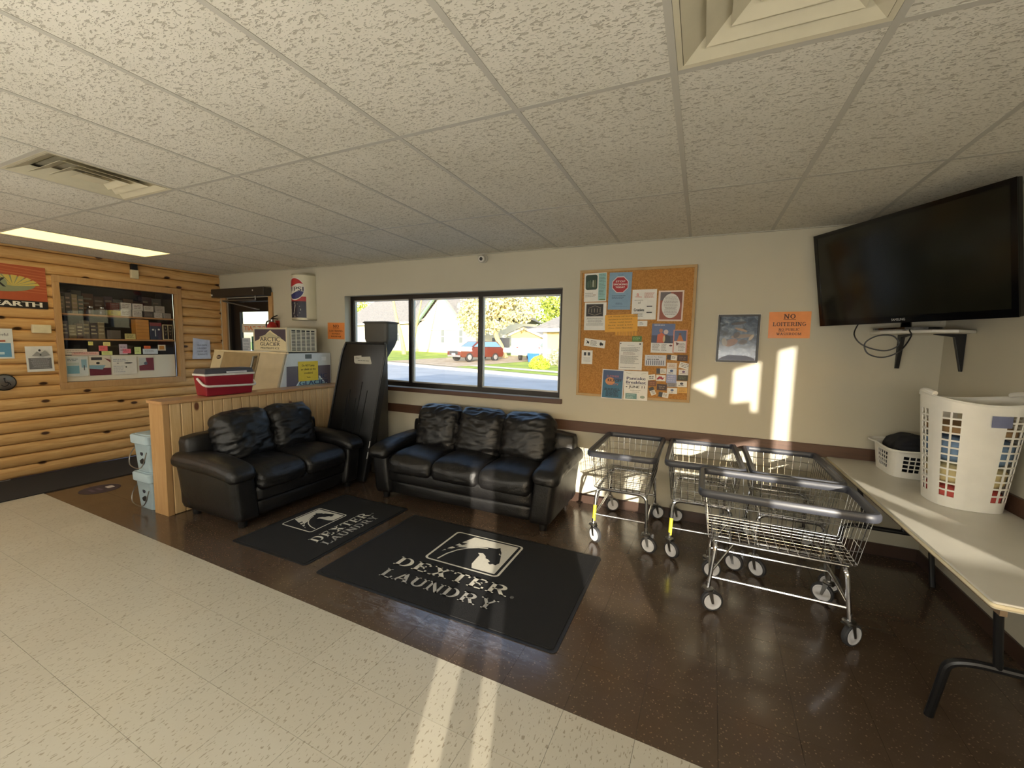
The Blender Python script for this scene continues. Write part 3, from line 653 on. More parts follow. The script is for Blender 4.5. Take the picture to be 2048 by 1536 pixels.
# ---------------------------------------------------------------- printed floor mats
MATP = mat_carpet((10, 10, 11), (24, 24, 26)); MATW = (214, 210, 196)
def floor_mat(label, x0, y0, x1, y1, O, u, v, ew, eh, tw, th, d1, lh, d2):
    t = thing('floor_mat', label, 'mat', ((x0 + x1) / 2, (y0 + y1) / 2, 0), 'laundry floor mats')
    MB().prism(rrect(x0, y0, x1, y1, .03), (0, 0, 0), (1, 0, 0), (0, 1, 0), (0, 0, 1), .0005, .004).build('rubber_backing', M((26, 26, 28), .55), t)
    MB().prism(rrect(x0 + .022, y0 + .022, x1 - .022, y1 - .022, .02), (0, 0, 0), (1, 0, 0), (0, 1, 0), (0, 0, 1), .004, .009).build('pile', MATP, t)
    ik = Ink((O[0], O[1], .0092), u, v, (0, 0, 1)); S = ew; K = (17, 17, 18); G = (168, 166, 160)
    # emblem: framed square with horse head, mane and neck
    def q(pts): return [((p[0] - .5) * ew, p[1] * eh) for p in pts]
    ik.poly(MATW, q(rrect(0, 0, 1, 1, .07))); ik.poly(K, q(rrect(.028, .028, .972, .972, .05)))
    ik.poly(MATW, q([(.30, .935), (.935, .935), (.935, .065), (.60, .065), (.58, .45), (.44, .60), (.24, .52), (.10, .30), (.20, .62)]))
    ik.poly(K, q([(.17, .065), (.19, .22), (.25, .40), (.34, .54), (.46, .66), (.58, .72), (.70, .745), (.735, .80), (.76, .735), (.80, .66), (.83, .56), (.865, .44), (.885, .36), (.86, .285), (.82, .30), (.795, .27), (.755, .30), (.765, .35), (.72, .39), (.685, .40), (.66, .46), (.60, .52), (.545, .50), (.525, .42), (.545, .30), (.60, .16), (.64, .065)]))
    for a in ([(.06, .36), (.20, .44), (.22, .36)], [(.05, .52), (.24, .56), (.22, .48)], [(.10, .68), (.30, .68), (.26, .60)], [(.05, .24), (.17, .31), (.18, .22)]): ik.poly(K, q(a))
    for a in ([(.06, .065), (.155, .065), (.16, .20), (.05, .12)],): ik.poly(K, q(a))
    ik.line(MATW, q([(.165, .065), (.20, .26), (.27, .43), (.37, .56), (.48, .645), (.60, .69)]), .022 * S)
    ik.line(MATW, q([(.86, .60), (.80, .585), (.79, .62)]), .014 * S)
    ik.text(MATW, 'DEXTER', 0, -d1 - th, th, w=tw, serif=True)
    ik.text(G, 'LAUNDRY', 0, -d2 - lh, lh, w=tw * .97, serif=True)
    ik.text(G, '\u00ae', tw * .54, -d1 - th, th * .22)
    ik.build(t, .9)
floor_mat('large black floor mat with white horse emblem, its lettering facing the camera', -2.80, -2.13, -1.06, -1.035, (-1.945, -1.64), (1, 0, 0), (0, 1, 0), .61, .48, .90, .11, .06, .10, .23)
floor_mat('smaller black floor mat with horse emblem lying sideways in front of the loveseat', -3.76, -2.10, -2.93, -.95, (-3.32, -1.53), (0, 1, 0), (-1, 0, 0), .40, .36, .60, .10, .09, .08, .215)

# ---------------------------------------------------------------- wire laundry carts
GREYP = M((60, 62, 70), .4, var=.06); WHEELM = M((214, 214, 216), .4, var=.03); RUBBER = M((52, 52, 54), .6, var=.08)
def bend(path, r, n=5):
    """round the corners of a polyline"""
    P = [Vector(p) for p in path]; out = [P[0]]
    for a, b_, c in zip(P, P[1:], P[2:]):
        d0 = (a - b_); d1 = (c - b_); k = min(r, d0.length * .49, d1.length * .49); p0 = b_ + d0.normalized() * k; p1 = b_ + d1.normalized() * k
        for i in range(n + 1):
            t = i / n; out.append(p0 * (1 - t) ** 2 + b_ * 2 * t * (1 - t) + p1 * t ** 2)
    return out + [P[-1]]
def make_cart(angs):
    """local frame: length along x, origin on the floor under the centre"""
    t = local('laundry_cart'); RZ, BZ = .765, .455; RX, RY = .415, .252; BX, BY = .372, .224
    # padded rim
    prof = []; rr = rrect(-RX, -RY, RX, RY, .045, 5); P = [(p[0], p[1]) for p in rr]; k = len(P); m = MB(); o = 0
    sec = [(-.013, -.022), (.013, -.022), (.018, -.012), (.018, .010), (.010, .022), (-.010, .022), (-.018, .010), (-.018, -.012)]
    cen = []
    for i in range(k):
        a, b_ = Vector(P[i - 1]), Vector(P[(i + 1) % k]); d = (b_ - a).normalized(); nrm = Vector((d.y, -d.x)); cen.append((Vector(P[i]), nrm))
    for c, nrm in cen:
        for q in sec: m.v.append(Vector((c.x + nrm.x * q[0], c.y + nrm.y * q[0], RZ - .022 + q[1])))
    ns = len(sec)
    for i in range(k):
        for j in range(ns): m.f.append([i * ns + j, ((i + 1) % k) * ns + j, ((i + 1) % k) * ns + (j + 1) % ns, i * ns + (j + 1) % ns])
    m.build('rim', GREYP, t, smooth=True, angle=40)
    # wire basket: sloping side wires, hoops and a bottom grid
    def lvl(f): return RX - .012 - (RX - BX) * f, RY - .012 - (RY - BY) * f, RZ - .04 - (RZ - .04 - BZ) * f
    w = MB(); wr = .0019
    for f in (.18, .42, .68, 1.0):
        x, y, z = lvl(f); w.tube([(p[0], p[1], z) for p in rrect(-x, -y, x, y, .035, 3)], wr * (1.0 if f < 1 else 1.5), 5, closed=True)
    x0, y0, z0 = lvl(0); x1, y1, z1 = lvl(1)
    nx, ny = 15, 9
    for i in range(nx):
        a = -1 + 2 * (i + .5) / nx
        w.tube([(a * x0, -y0, z0), (a * x1, -y1, z1), (a * x1, y1, z1), (a * x0, y0, z0)], wr, 5)
    for i in range(ny):
        a = -1 + 2 * (i + .5) / ny
        w.tube([(-x0, a * y0, z0), (-x1, a * y1, z1), (x1, a * y1, z1), (x0, a * y0, z0)], wr, 5)
    w.build('wire_basket', CHROME, t, smooth=True)
    # tube frames at both ends, stretchers and braces
    LX, LY = .345, .195
    for s in (-1, 1):
        MB().tube(bend([(s * LX, -LY - .012, .145), (s * (LX - .03), -LY, .435), (s * (LX - .03), LY, .435), (s * LX, LY + .012, .145)], .06), .0125, 10).build('leg_frame', CHROME, t, smooth=True)
        MB().tube([(s * (LX - .008), -LY - .006, .225), (s * (LX - .008), LY + .006, .225)], .008, 8).build('stretcher', CHROME, t, smooth=True)
        for q in (-1, 1):
            MB().tube([(s * (LX - .008), q * (LY + .006), .24), (s * (LX - .12), q * (LY - .01), .435)], .007, 8).build('brace', CHROME, t, smooth=True)
    for q in (-1, 1):
        MB().tube([(-(LX - .02), q * (LY - .01), .44), (LX - .02, q * (LY - .01), .44)], .0095, 8).build('rail', CHROME, t, smooth=True)
        MB().tube([(-(LX - .005), q * (LY + .006), .215), (LX - .005, q * (LY + .006), .215)], .0085, 8).build('stretcher', CHROME, t, smooth=True)
    for i, (sx, sy, ang) in enumerate(((-1, -1, angs[0]), (1, -1, angs[1]), (-1, 1, angs[2]), (1, 1, angs[3]))):
        O = Vector((sx * LX, sy * (LY + .012), 0)); d = Vector((math.cos(ang), math.sin(ang), 0)); s_ = Vector((-d.y, d.x, 0)); c = O + d * .028 + Vector((0, 0, .0635))
        cs = MB().lathe([(.011, .145), (.011, .19), (.017, .192), (.017, .155)][:2], 10, O).lathe([(.030, .134), (.032, .138), (.032, .146), (.02, .150)], 14, O)
        for q in (-1, 1):
            cs.prism([(-.034, .07), (-.006, .07), (.007, -.010), (-.007, -.010)], c + s_ * q * .021, d, (0, 0, 1), s_, -.0015, .0015)
        cs.prism([(-.03, -.024), (.03, -.024), (.03, .024), (-.03, .024)], O + Vector((0, 0, .133)), d, s_, (0, 0, 1), -.0025, .0015)
        ca = cs.build('caster', STEEL, t, smooth=True)
        MB().lathe([(.047, -.015), (.0565, -.0155), (.0625, -.010), (.0635, 0), (.0625, .010), (.0565, .0155), (.047, .015)], 28, c, s_).build('tyre', RUBBER, ca, smooth=True)
        MB().lathe([(.012, -.019), (.018, -.0185), (.022, -.016), (.040, -.0155), (.044, -.0175), (.0495, -.0165), (.0495, .0165), (.044, .0175), (.040, .0155), (.022, .016), (.018, .0185), (.012, .019)], 24, c, s_).build('wheel', WHEELM, ca, smooth=True)
    return t
cart = make_cart((-1.9, -1.1, -2.2, -1.2)); front_cart = make_cart((.35, .7, .2, 2.6)); YT = M((196, 190, 52), .45)
def cart_at(c, label, x, y, rz, tag_leg=None):
    c['label'] = label; c['category'] = 'laundry cart'; c['group'] = 'wire laundry carts'; put(c, (x, y, 0), rz)
    if tag_leg:
        O = Vector((tag_leg * .342, .2185, 0)); MB().tube([O + Vector((0, 0, .17)), O + Vector((-.004 * tag_leg, -.002, .33))], .0145, 10).build('yellow_sleeve', YT, c, smooth=True)
carts = [cart, copy_tree(cart), copy_tree(cart), front_cart]
cart_at(carts[0], 'chrome wire laundry cart standing beside the sofa arm', -.985, -.435, PI / 2, None)
cart_at(carts[1], 'chrome wire laundry cart second from the sofa, behind the front cart', -.405, -.425, PI / 2 + .015, None)
cart_at(carts[2], 'chrome wire laundry cart pushed against the folding table edge', .165, -.435, PI / 2 - .01, None)
cart_at(carts[3], 'foremost chrome wire laundry cart standing lengthwise on the brown floor', .0, -1.165, -.01, None)
for c, nm in ((carts[0], 1), (carts[1], 1)):
    O = Vector((-.343, .2045, 0)); MB().tube([O + Vector((.001, 0, .17)), O + Vector((.010, -.004, .30))], .0136, 10).build('yellow_sleeve', YT, c, smooth=True)

# ---------------------------------------------------------------- folding table
TX0, TX1, TY0, TY1, TZ = .50, 1.105, -2.13, -.015, .745
tb = thing('folding_table', 'long cream folding table on black metal legs along the side wall', 'table', ((TX0 + TX1) / 2, -1.07, 0))
MB().prism(rrect(TX0, TY0, TX1, TY1, .012), (0, 0, 0), (1, 0, 0), (0, 1, 0), (0, 0, 1), TZ - .028, TZ).build('table_top', M((208, 204, 192), .35, var=.03, scale=5), tb, bevel=.005)
MB().tube([(p[0], p[1], TZ - .014) for p in rrect(TX0 - .001, TY0 - .001, TX1 + .001, TY1 + .001, .013)], .0085, 6, closed=True).build('edge_band', M((222, 208, 174), .35), tb, smooth=True)
MB().box(TX0 + .05, TY0 + .06, TZ - .075, TX0 + .07, TY1 - .06, TZ - .028).box(TX1 - .07, TY0 + .06, TZ - .075, TX1 - .05, TY1 - .06, TZ - .028).build('apron', M((120, 100, 76), .6), tb)
for yy, s in ((-1.745, -1), (-.40, 1)):
    LP = lambda x, z: (x, yy + s * .2 * z, z)
    m = MB().tube(bend([LP(TX0 + .040, .0), LP(TX0 + .052, .30), LP(TX0 + .12, .325), LP(TX1 - .12, .325), LP(TX1 - .052, .30), LP(TX1 - .040, 0)], .06), .0165, 10)
    for x0, x1 in ((TX0 + .20, TX0 + .13), (TX1 - .20, TX1 - .13)): m.tube([LP(x0, .325), LP(x1, TZ - .03)], .0150, 10)
    m.tube([LP(TX0 + .135, TZ - .10), LP(TX1 - .135, TZ - .10)], .009, 8).build('leg', BLACKM, tb, smooth=True)
    MB().tube([LP((TX0 + TX1) / 2, TZ - .10), ((TX0 + TX1) / 2, yy - s * .22, TZ - .04)], .008, 8).build('brace', BLACKM, tb, smooth=True)
    for x in (TX0 + .13, TX1 - .13): MB().prism([(-.05, 0), (.05, 0), (.018, -.09), (-.018, -.09)], (x, yy + s * .2 * TZ, TZ - .0285), (1, 0, 0), (0, 0, 1), (0, 1, 0), -.018, .018).build('bracket', BLACKM, tb)

# ---------------------------------------------------------------- laundry baskets on the table
PLW = M((238, 236, 228), .4, var=.03)
def holed_shell(name, t, ring, zs, n, holes, th=.004, mat=None):
    """thin plastic wall: ring(k, z) gives the outline; cells in holes(i, j) are left open"""
    m = MB(); G = [[Vector((*ring(i / n, z)[:2], z + (ring(i / n, z)[2] if len(ring(i / n, z)) > 2 else 0))) for i in range(n)] for z in zs]
    C0 = sum((p for p in G[0]), Vector()) / n
    I = []
    for row in G:
        c = sum(row, Vector()) / n; I.append([p + (Vector((c.x, c.y, p.z)) - p).normalized() * th for p in row])
    nz = len(zs); o = 0
    for row in G: m.v += row
    for row in I: m.v += row
    A = lambda j, i: j * n + i % n
    B_ = lambda j, i: nz * n + j * n + i % n
    open_ = set((i, j) for j in range(nz - 1) for i in range(n) if holes(i, j))
    for j in range(nz - 1):
        for i in range(n):
            if (i, j) in open_: continue
            m.f.append([A(j, i), A(j, i + 1), A(j + 1, i + 1), A(j + 1, i)]); m.f.append([B_(j, i), B_(j + 1, i), B_(j + 1, i + 1), B_(j, i + 1)])
            if (i, j - 1) in open_ or j == 0: m.f.append([A(j, i), B_(j, i), B_(j, i + 1), A(j, i + 1)])
            if (i, j + 1) in open_ or j == nz - 2: m.f.append([A(j + 1, i), A(j + 1, i + 1), B_(j + 1, i + 1), B_(j + 1, i)])
            if ((i + 1) % n, j) in open_: m.f.append([A(j, i + 1), B_(j, i + 1), B_(j + 1, i + 1), A(j + 1, i + 1)])
            if ((i - 1) % n, j) in open_: m.f.append([A(j, i), A(j + 1, i), B_(j + 1, i), B_(j, i)])
    return m.build(name, mat or PLW, t, smooth=True, angle=40)
def sring(cx, cy, rx, ry, p=3.2, flare=0.0):
    def f(k, z):
        a = 2 * PI * k; c, s = math.cos(a), math.sin(a); d = (abs(c) ** p + abs(s) ** p) ** (-1 / p)
        return cx + rx * d * c, cy + ry * d * s
    return f
hp = thing('laundry_hamper', 'tall white plastic laundry hamper with hole columns on the folding table', 'hamper', (.92, -.90, TZ))
hz0, hz1 = TZ + .001, 1.345; NZ = 30; NR = 60
zs = [hz0 + (hz1 - hz0) * (i + (.0 if i % 2 else .55) * (0 < i < NZ)) / NZ for i in range(NZ + 1)]
uneven = lambda k, n: (round(k * n) + (.58 if round(k * n) % 2 else 0)) / n
def hring(k, z):
    f = (z - hz0) / (hz1 - hz0); rx = .150 + .048 * f; ry = .155 + .050 * f; a = 2 * PI * k
    k = uneven(k, NR); a = 2 * PI * k
    x, y = sring(.925, -.90, rx, ry, 2.7)(k, z)
    dz = (.035 * abs(math.cos(a)) ** 2 - .02) * max(0, f - .9) / .1
    return x, y, dz
def hholes(i, j):
    if j < 3 or j > 26: return False
    if j % 2 == 0 or i % 2 == 1: return False
    c = i / NR * 360
    return any(abs((c - q + 180) % 360 - 180) < 16 for q in (222, 176, 128, 300, 60, 0))
holed_shell('body', hp, hring, zs, NR, hholes)
MB().prism([hring(i / 48, hz0)[:2] for i in range(48)], (0, 0, 0), (1, 0, 0), (0, 1, 0), (0, 0, 1), hz0, hz0 + .006).build('bottom', PLW, hp)
MB().tube([(hring(i / 64, hz1)[0], hring(i / 64, hz1)[1], hz1 + hring(i / 64, hz1)[2]) for i in range(64)], .006, 8, closed=True).build('rim', PLW, hp, smooth=True)
for s, a0 in ((1, PI), (-1, 0)):
    pts = [Vector((.925 + (.200) * math.cos(a), -.90 + .205 * math.sin(a), hz1 + .012 + .022 * math.cos((a - a0) * 3.2))) for a in [a0 + q * .12 for q in range(-3, 4)]]
    MB().tube(pts, .015, 10).build('handle', PLW, hp, smooth=True)
la = math.radians(283); lp = [(.925 + .2 * math.cos(math.radians(q)), -.90 + .205 * math.sin(math.radians(q))) for q in range(268, 298, 5)]
m = MB()
for (a, b_), (c, d) in zip(lp, lp[1:]): m.add([(a, b_ - .002, 1.215), (c, d - .002, 1.215), (c, d - .002, 1.275), (a, b_ - .002, 1.275)], [(0, 1, 2, 3)])
m.build('maker_label', M((112, 118, 150), .4), hp)
for nm, lb, col, z0, z1, sd in (('folded_towel', 'red and pink towel at the bottom of the tall hamper', (206, 92, 84), .758, .855, 2), ('folded_sheet', 'pale yellow sheet in the middle of the tall hamper', (206, 190, 140), .872, .98, 3), ('folded_shirt', 'blue striped shirt in the upper half of the tall hamper', (120, 146, 176), .996, 1.13, 5), ('folded_blanket', 'beige blanket on top inside the tall hamper', (160, 128, 88), 1.15, 1.20, 6)):
    rows = 5; m = MB(); nn = 40
    for q in range(rows + 1):
        zq = z0 + (z1 - z0) * q / rows; kq = (.90 if 0 < q < rows else .78)
        for i in range(nn):
            x, y, _ = hring(i / nn, zq); wv = kq + .025 * noise.noise(Vector((x * 20, y * 20, zq * 30 + sd))); m.v.append(Vector((.925 + (x - .925) * wv, -.90 + (y + .90) * wv, zq)))
    for q in range(rows):
        for i in range(nn): m.f.append([q * nn + i, q * nn + (i + 1) % nn, (q + 1) * nn + (i + 1) % nn, (q + 1) * nn + i])
    m.f.append(list(range(nn))[::-1]); m.f.append([rows * nn + i for i in range(nn)])
    tag(m.build(nm, M(col, .9, var=.12, scale=18), smooth=True, angle=80), lb, 'laundry', 'laundry in the hamper')
# low basket
bk = thing('laundry_basket', 'low white plastic laundry basket with square holes near the room corner', 'basket', (.93, -.30, TZ))
bz0, bz1 = TZ + .001, .95; zs = [bz0 + (bz1 - bz0) * (i + (.0 if i % 2 else .5) * (0 < i < 14)) / 14 for i in range(15)]
def bring(k, z):
    f = (z - bz0) / (bz1 - bz0); fl = .028 * max(0, f - .92) / .08; k = uneven(k, 80); x, y = sring(.925, -.29, .162 + .014 * f + fl, .180 + .050 * f + fl, 5)(k, z); return x, y, -.012 * max(0, f - .9) / .1 * abs(math.sin(2 * PI * k * 2))
def bholes(i, j):
    if j < 3 or j > 10 or j % 2 == 0 or i % 2 == 1: return False
    c = i / 80 * 360; return any(abs((c - q + 180) % 360 - 180) < w for q, w in ((180, 22), (0, 22), (296, 13), (116, 13), (64, 13), (244, 13)))
holed_shell('body', bk, bring, zs, 80, bholes)
MB().prism([bring(i / 40, bz0)[:2] for i in range(40)], (0, 0, 0), (1, 0, 0), (0, 1, 0), (0, 0, 1), bz0, bz0 + .006).build('bottom', PLW, bk)
MB().tube([(bring(i / 64, bz1)[0], bring(i / 64, bz1)[1], bz1 + bring(i / 64, bz1)[2]) for i in range(64)], .007, 8, closed=True).build('rim', PLW, bk, smooth=True)
tag(puff(MB(),  .935, -.275, .89, .13, .165, .10, .07, (.004, .004, .022), 20, wr=.014, wf=(11, 11, 14), seed=4).build('folded_jacket', M((22, 24, 32), .85, var=.1), smooth=True, angle=80), 'dark navy garment heaped in the low basket', 'laundry')

# ---------------------------------------------------------------- television on its corner shelf
sh = thing('corner_shelf', 'white corner shelf on two black brackets under the television', 'shelf', (.95, -.2, 1.48))
SP = [(.70, -.004), (.70, -.20), (.88, -.48), (1.0, -.50), (1.124, -.40), (1.124, -.004)]
MB().prism(SP, (0, 0, 0), (1, 0, 0), (0, 1, 0), (0, 0, 1), 1.722, 1.742).build('shelf_board', WHITE, sh, bevel=.002)
MB().prism([(-.001, 1.47), (-.001, 1.7215), (-.16, 1.7215), (-.16, 1.715), (-.06, 1.70), (-.012, 1.47)], (.8805, 0, 0), (0, 1, 0), (0, 0, 1), (1, 0, 0), -.013, .013).build('bracket', BLACKM, sh, bevel=.002)
MB().prism([(1.129, 1.47), (1.129, 1.7215), (.97, 1.7215), (.97, 1.715), (1.07, 1.70), (1.118, 1.47)], (0, -.2725, 0), (1, 0, 0), (0, 0, 1), (0, 1, 0), -.013, .013).build('bracket', BLACKM, sh, bevel=.002)
yaw, tilt, tw, thh = -1.008, .184, 1.17, .69
rt = Vector((math.cos(yaw), math.sin(yaw), 0)); n0 = Vector((math.sin(yaw), -math.cos(yaw), 0)); tup = (math.cos(tilt) * Vector((0, 0, 1)) + math.sin(tilt) * n0).normalized(); tn = rt.cross(tup); tn = tn if tn.dot(n0) > 0 else -tn
TC = Vector((.633, -.582, 2.122))
tv = thing('television', 'black flat-screen television tilted forward on the corner shelf', 'television', (.80, -.33, 1.742))
def tvp(m, x0, y0, x1, y1, d0, d1): return m.prism(_rc(x0, y0, x1, y1), TC, rt, tup, tn, d0, d1)
gl = M((6, 6, 7), .12, var=.05)
tvp(MB(), -tw / 2, -thh / 2, tw / 2, thh / 2, -.035, 0.0).build('housing', gl, tv, bevel=.006)
bz = MB(); tvp(bz, -tw / 2, -thh / 2, tw / 2, -thh / 2 + .045, .0005, .004); tvp(bz, -tw / 2, thh / 2 - .028, tw / 2, thh / 2, .0005, .004); tvp(bz, -tw / 2, -thh / 2 + .045, -tw / 2 + .028, thh / 2 - .028, .0005, .004); tvp(bz, tw / 2 - .028, -thh / 2 + .045, tw / 2, thh / 2 - .028, .0005, .004)
bz.build('bezel', gl, tv)
tvp(MB(), -tw / 2 + .028, -thh / 2 + .045, tw / 2 - .028, thh / 2 - .028, .0005, .002).build('screen', M((26, 26, 19), .12, var=.05), tv)
tvp(MB(), -.35, -.26, .35, .2, -.065, -.036).build('rear_housing', BLACKM, tv, bevel=.01)
ik = Ink(TC + tn * .004, rt, tup, tn); ik.text((190, 190, 188), 'SAMSUNG', -.0, -thh / 2 + .014, .016, w=.085); ik.build(tv, .4, 'logo')
MB().prism(ell(0, 0, .20, .13, 28), (.80, -.33, 1.7432), rt, n0, (0, 0, 1), 0, .014).build('stand_base', gl, tv)
_nb = TC - tup * .27 - tn * .05
MB().tube([(.80, -.33, 1.752), (.79, -.35, 1.80), _nb], [.030, .028, .03], 12).build('stand_neck', gl, tv, smooth=True)
pts = [Vector((.55, -.30, 1.80)), Vector((.50, -.40, 1.71)), Vector((.55, -.42, 1.635)), Vector((.66, -.44, 1.60)), Vector((.73, -.45, 1.64)), Vector((.70, -.44, 1.70)), Vector((.62, -.43, 1.70)), Vector((.56, -.42, 1.65)), Vector((.58, -.42, 1.58)), Vector((.66, -.43, 1.555)), Vector((.74, -.45, 1.60)), Vector((.80, -.42, 1.70)), Vector((.79, -.43, 1.7475)), Vector((.90, -.45, 1.7485))]
def smooth_path(P, k=6):
    out = []
    for i in range(len(P) - 1):
        p0, p1, p2, p3 = P[max(i - 1, 0)], P[i], P[i + 1], P[min(i + 2, len(P) - 1)]
        for j in range(k):
            t = j / k; out.append(.5 * ((2 * p1) + (p2 - p0) * t + (2 * p0 - 5 * p1 + 4 * p2 - p3) * t * t + (3 * p1 - p0 - 3 * p2 + p3) * t ** 3))
    return out + [P[-1]]
tag(MB().tube(smooth_path(pts), .0045, 6).build('power_cable', BLACKM, smooth=True), 'black looped cable hanging below the television', 'cable')

# ---------------------------------------------------------------- signs and the framed picture on the window wall
OR_ = (232, 142, 74); DK = (66, 26, 16)
def loiter(ik, w, h, tall=False):
    if tall:
        ik.text(DK, 'NO', 0, h * .20, h * .17, w=w * .36, serif=True); ik.rect(DK, -w * .19, h * .155, w * .19, h * .17)
        ik.text(DK, 'LOITERING', 0, -h * .05, h * .11, w=w * .80, serif=True); ik.text(DK, 'NO PUBLIC', 0, -h * .22, h * .085, w=w * .5, serif=True); ik.text(DK, 'WASHROOM', 0, -h * .38, h * .085, w=w * .6, serif=True)
    else:
        ik.text(DK, 'NO', 0, h * .24, h * .17, w=w * .29, serif=True); ik.rect(DK, -w * .15, h * .195, w * .15, h * .21)
        ik.text(DK, 'LOITERING', 0, -h * .04, h * .15, w=w * .80, serif=True); ik.text(DK, 'NO PUBLIC', 0, -h * .22, h * .095, w=w * .5, serif=True); ik.rect(DK, -w * .25, -h * .245, -w * .10, -h * .235); ik.text(DK, 'WASHROOM', 0, -h * .385, h * .095, w=w * .6, serif=True)
BF = (BU, BV, BN)
sheet('warning_sign', 'orange NO LOITERING sign between framed picture and television', 'sign', (.175, -.0005, 1.795), BF, .29, .215, OR_, .01, 'orange loitering signs', rough=.25, draw=loiter)
sheet('warning_sign', 'orange NO LOITERING sign between the can-shaped clock and the window', 'sign', (-4.86, -.0005, 1.72), BF, .30, .215, OR_, -.01, 'orange loitering signs', rough=.35, draw=lambda i, w, h: loiter(i, w, h, True))
fp = thing('framed_picture', 'small black and white framed picture with a dim blue misty scene', 'picture', (-.19, -.001, 1.68))
PW, PH = .315, .405
m = MB()
for (a, b_, c, d) in ((-PW / 2, -PH / 2, PW / 2, -PH / 2 + .016), (-PW / 2, PH / 2 - .016, PW / 2, PH / 2), (-PW / 2, -PH / 2 + .016, -PW / 2 + .016, PH / 2 - .016), (PW / 2 - .016, -PH / 2 + .016, PW / 2, PH / 2 - .016)): m.box(-.19 + a, -.018, 1.68 + b_, -.19 + c, -.001, 1.68 + d)
m.build('frame', M((20, 20, 22), .35), fp, bevel=.002)
m = MB()
for (a, b_, c, d) in ((-PW / 2 - .004, -PH / 2 - .004, PW / 2 + .004, -PH / 2), (-PW / 2 - .004, PH / 2, PW / 2 + .004, PH / 2 + .004), (-PW / 2 - .004, -PH / 2, -PW / 2, PH / 2), (PW / 2, -PH / 2, PW / 2 + .004, PH / 2)): m.box(-.19 + a, -.014, 1.68 + b_, -.19 + c, -.001, 1.68 + d)
m.build('white_edge', WHITE, fp)
def mat_misty():
    m, nt, b = newmat('misty_picture'); co = coords(nt, (1, 1, 1.4), obj=False)
    nt.links.new(ramp(nt, noise_t(nt, co, 14, 5, .6, .8), [(.32, (24, 32, 44)), (.5, (66, 82, 104)), (.64, (120, 132, 148)), (.78, (176, 180, 184))]), b.inputs['Base Color']); b.inputs['Roughness'].default_value = .15; return m
MB().box(-.19 - PW / 2 + .016, -.010, 1.68 - PH / 2 + .016, -.19 + PW / 2 - .016, -.002, 1.68 + PH / 2 - .016).build('picture', mat_misty(), fp)
ik = Ink((-.19, -.010, 1.68), BU, BV, BN)
for cx, cy, rx, ry, rot_, col in ((0, .13, .06, .012, .15, (46, 36, 34)), (.02, .075, .05, .010, -.3, (150, 120, 92)), (.03, .02, .085, .016, .1, (120, 100, 84)), (-.05, -.035, .055, .030, .4, (132, 96, 76)), (.04, -.03, .035, .020, .2, (70, 58, 56)), (-.10, -.03, .02, .035, .3, (140, 132, 122)), (.10, .01, .012, .03, -.6, (178, 160, 138)), (-.01, .03, .03, .02, .9, (60, 48, 44))):
    ik.poly(col, [(cx + math.cos(rot_) * p[0] - math.sin(rot_) * p[1], cy + math.sin(rot_) * p[0] + math.cos(rot_) * p[1]) for p in ell(0, 0, rx, ry, 14)])
ik.poly((58, 62, 88), [(-.14, -.185), (.14, -.185), (.13, -.165), (.07, -.145), (-.06, -.14), (-.12, -.165)])
ik.build(fp, .3)

# ---------------------------------------------------------------- cork board and what is pinned to it
cb = thing('cork_board', 'large wood-framed cork bulletin board covered in notices beside the window', 'bulletin board', (-1.06, 0, 1.10))
CX0, CX1, CZ0, CZ1 = -1.585, -.538, 1.10, 2.32
def mat_cork():
    m, nt, b = newmat('cork'); co = coords(nt, obj=False)
    nt.links.new(ramp(nt, noise_t(nt, co, 90, 4, .7), [(.3, (150, 102, 50)), (.55, (184, 132, 70)), (.75, (200, 150, 88))]), b.inputs['Base Color']); b.inputs['Roughness'].default_value = .9; bump(nt, b, noise_t(nt, co, 160, 3), .3, .002); return m
MB().box(CX0 + .02, -.016, CZ0 + .02, CX1 - .02, -.001, CZ1 - .02).build('cork_panel', mat_cork(), cb)
fw = M((178, 146, 98), .5, var=.08)
for bx in ((CX0, CZ0, CX1, CZ0 + .024), (CX0, CZ1 - .024, CX1, CZ1), (CX0, CZ0 + .024, CX0 + .024, CZ1 - .024), (CX1 - .024, CZ0 + .024, CX1, CZ1 - .024)): MB().box(bx[0], -.024, bx[1], bx[2], -.001, bx[3]).build('frame_rail', fw, cb, bevel=.002)
CY = -.0165
W_ = (232, 230, 222); INK = (60, 58, 56); BLK = (20, 20, 20)
def pin(name, label, box, bg, draw=None, rot=0.0, cat='notice', lift=0.0, group='notices on the cork board'):
    return sheet(name, label, cat, (box[0], CY - lift, box[1]), BF, box[2], box[3], bg, rot, group, thick=.0008, rough=.5, draw=draw)
def d_broch(i, w, h):
    i.rect((150, 194, 190), w * .14, -h * .46, w * .48, h * .48); i.poly((34, 58, 44), [(p[0], p[1] + h * .17) for p in rrect(-w * .44, -h * .25, w * .09, h * .27, .02)])
    for k in range(6): i.rect((70 + 12 * k, 96 + 6 * k, 80), -w * (.38 - .07 * k), h * .0, -w * (.35 - .07 * k), h * (.2 + .03 * (k % 3)))
    i.rect((190, 196, 180), -w * .12, h * .02, -w * .08, h * .25); i.lines(INK, w * .17, h * .44, w * .46, 16, h * .05, h * .012, 3); i.rect((150, 108, 60), -w * .1, -h * .28, w * .04, -h * .26); i.rect((96, 120, 60), w * .2, -h * .45, w * .46, -h * .42)
    i.lines(INK, -w * .44, -h * .2, w * .02, 3, h * .06, h * .012, 5)
pin('brochure', 'white and teal brochure with dark green photo at the cork board top corner', (-1.433, 2.155, .216, .272), W_, d_broch, .01)
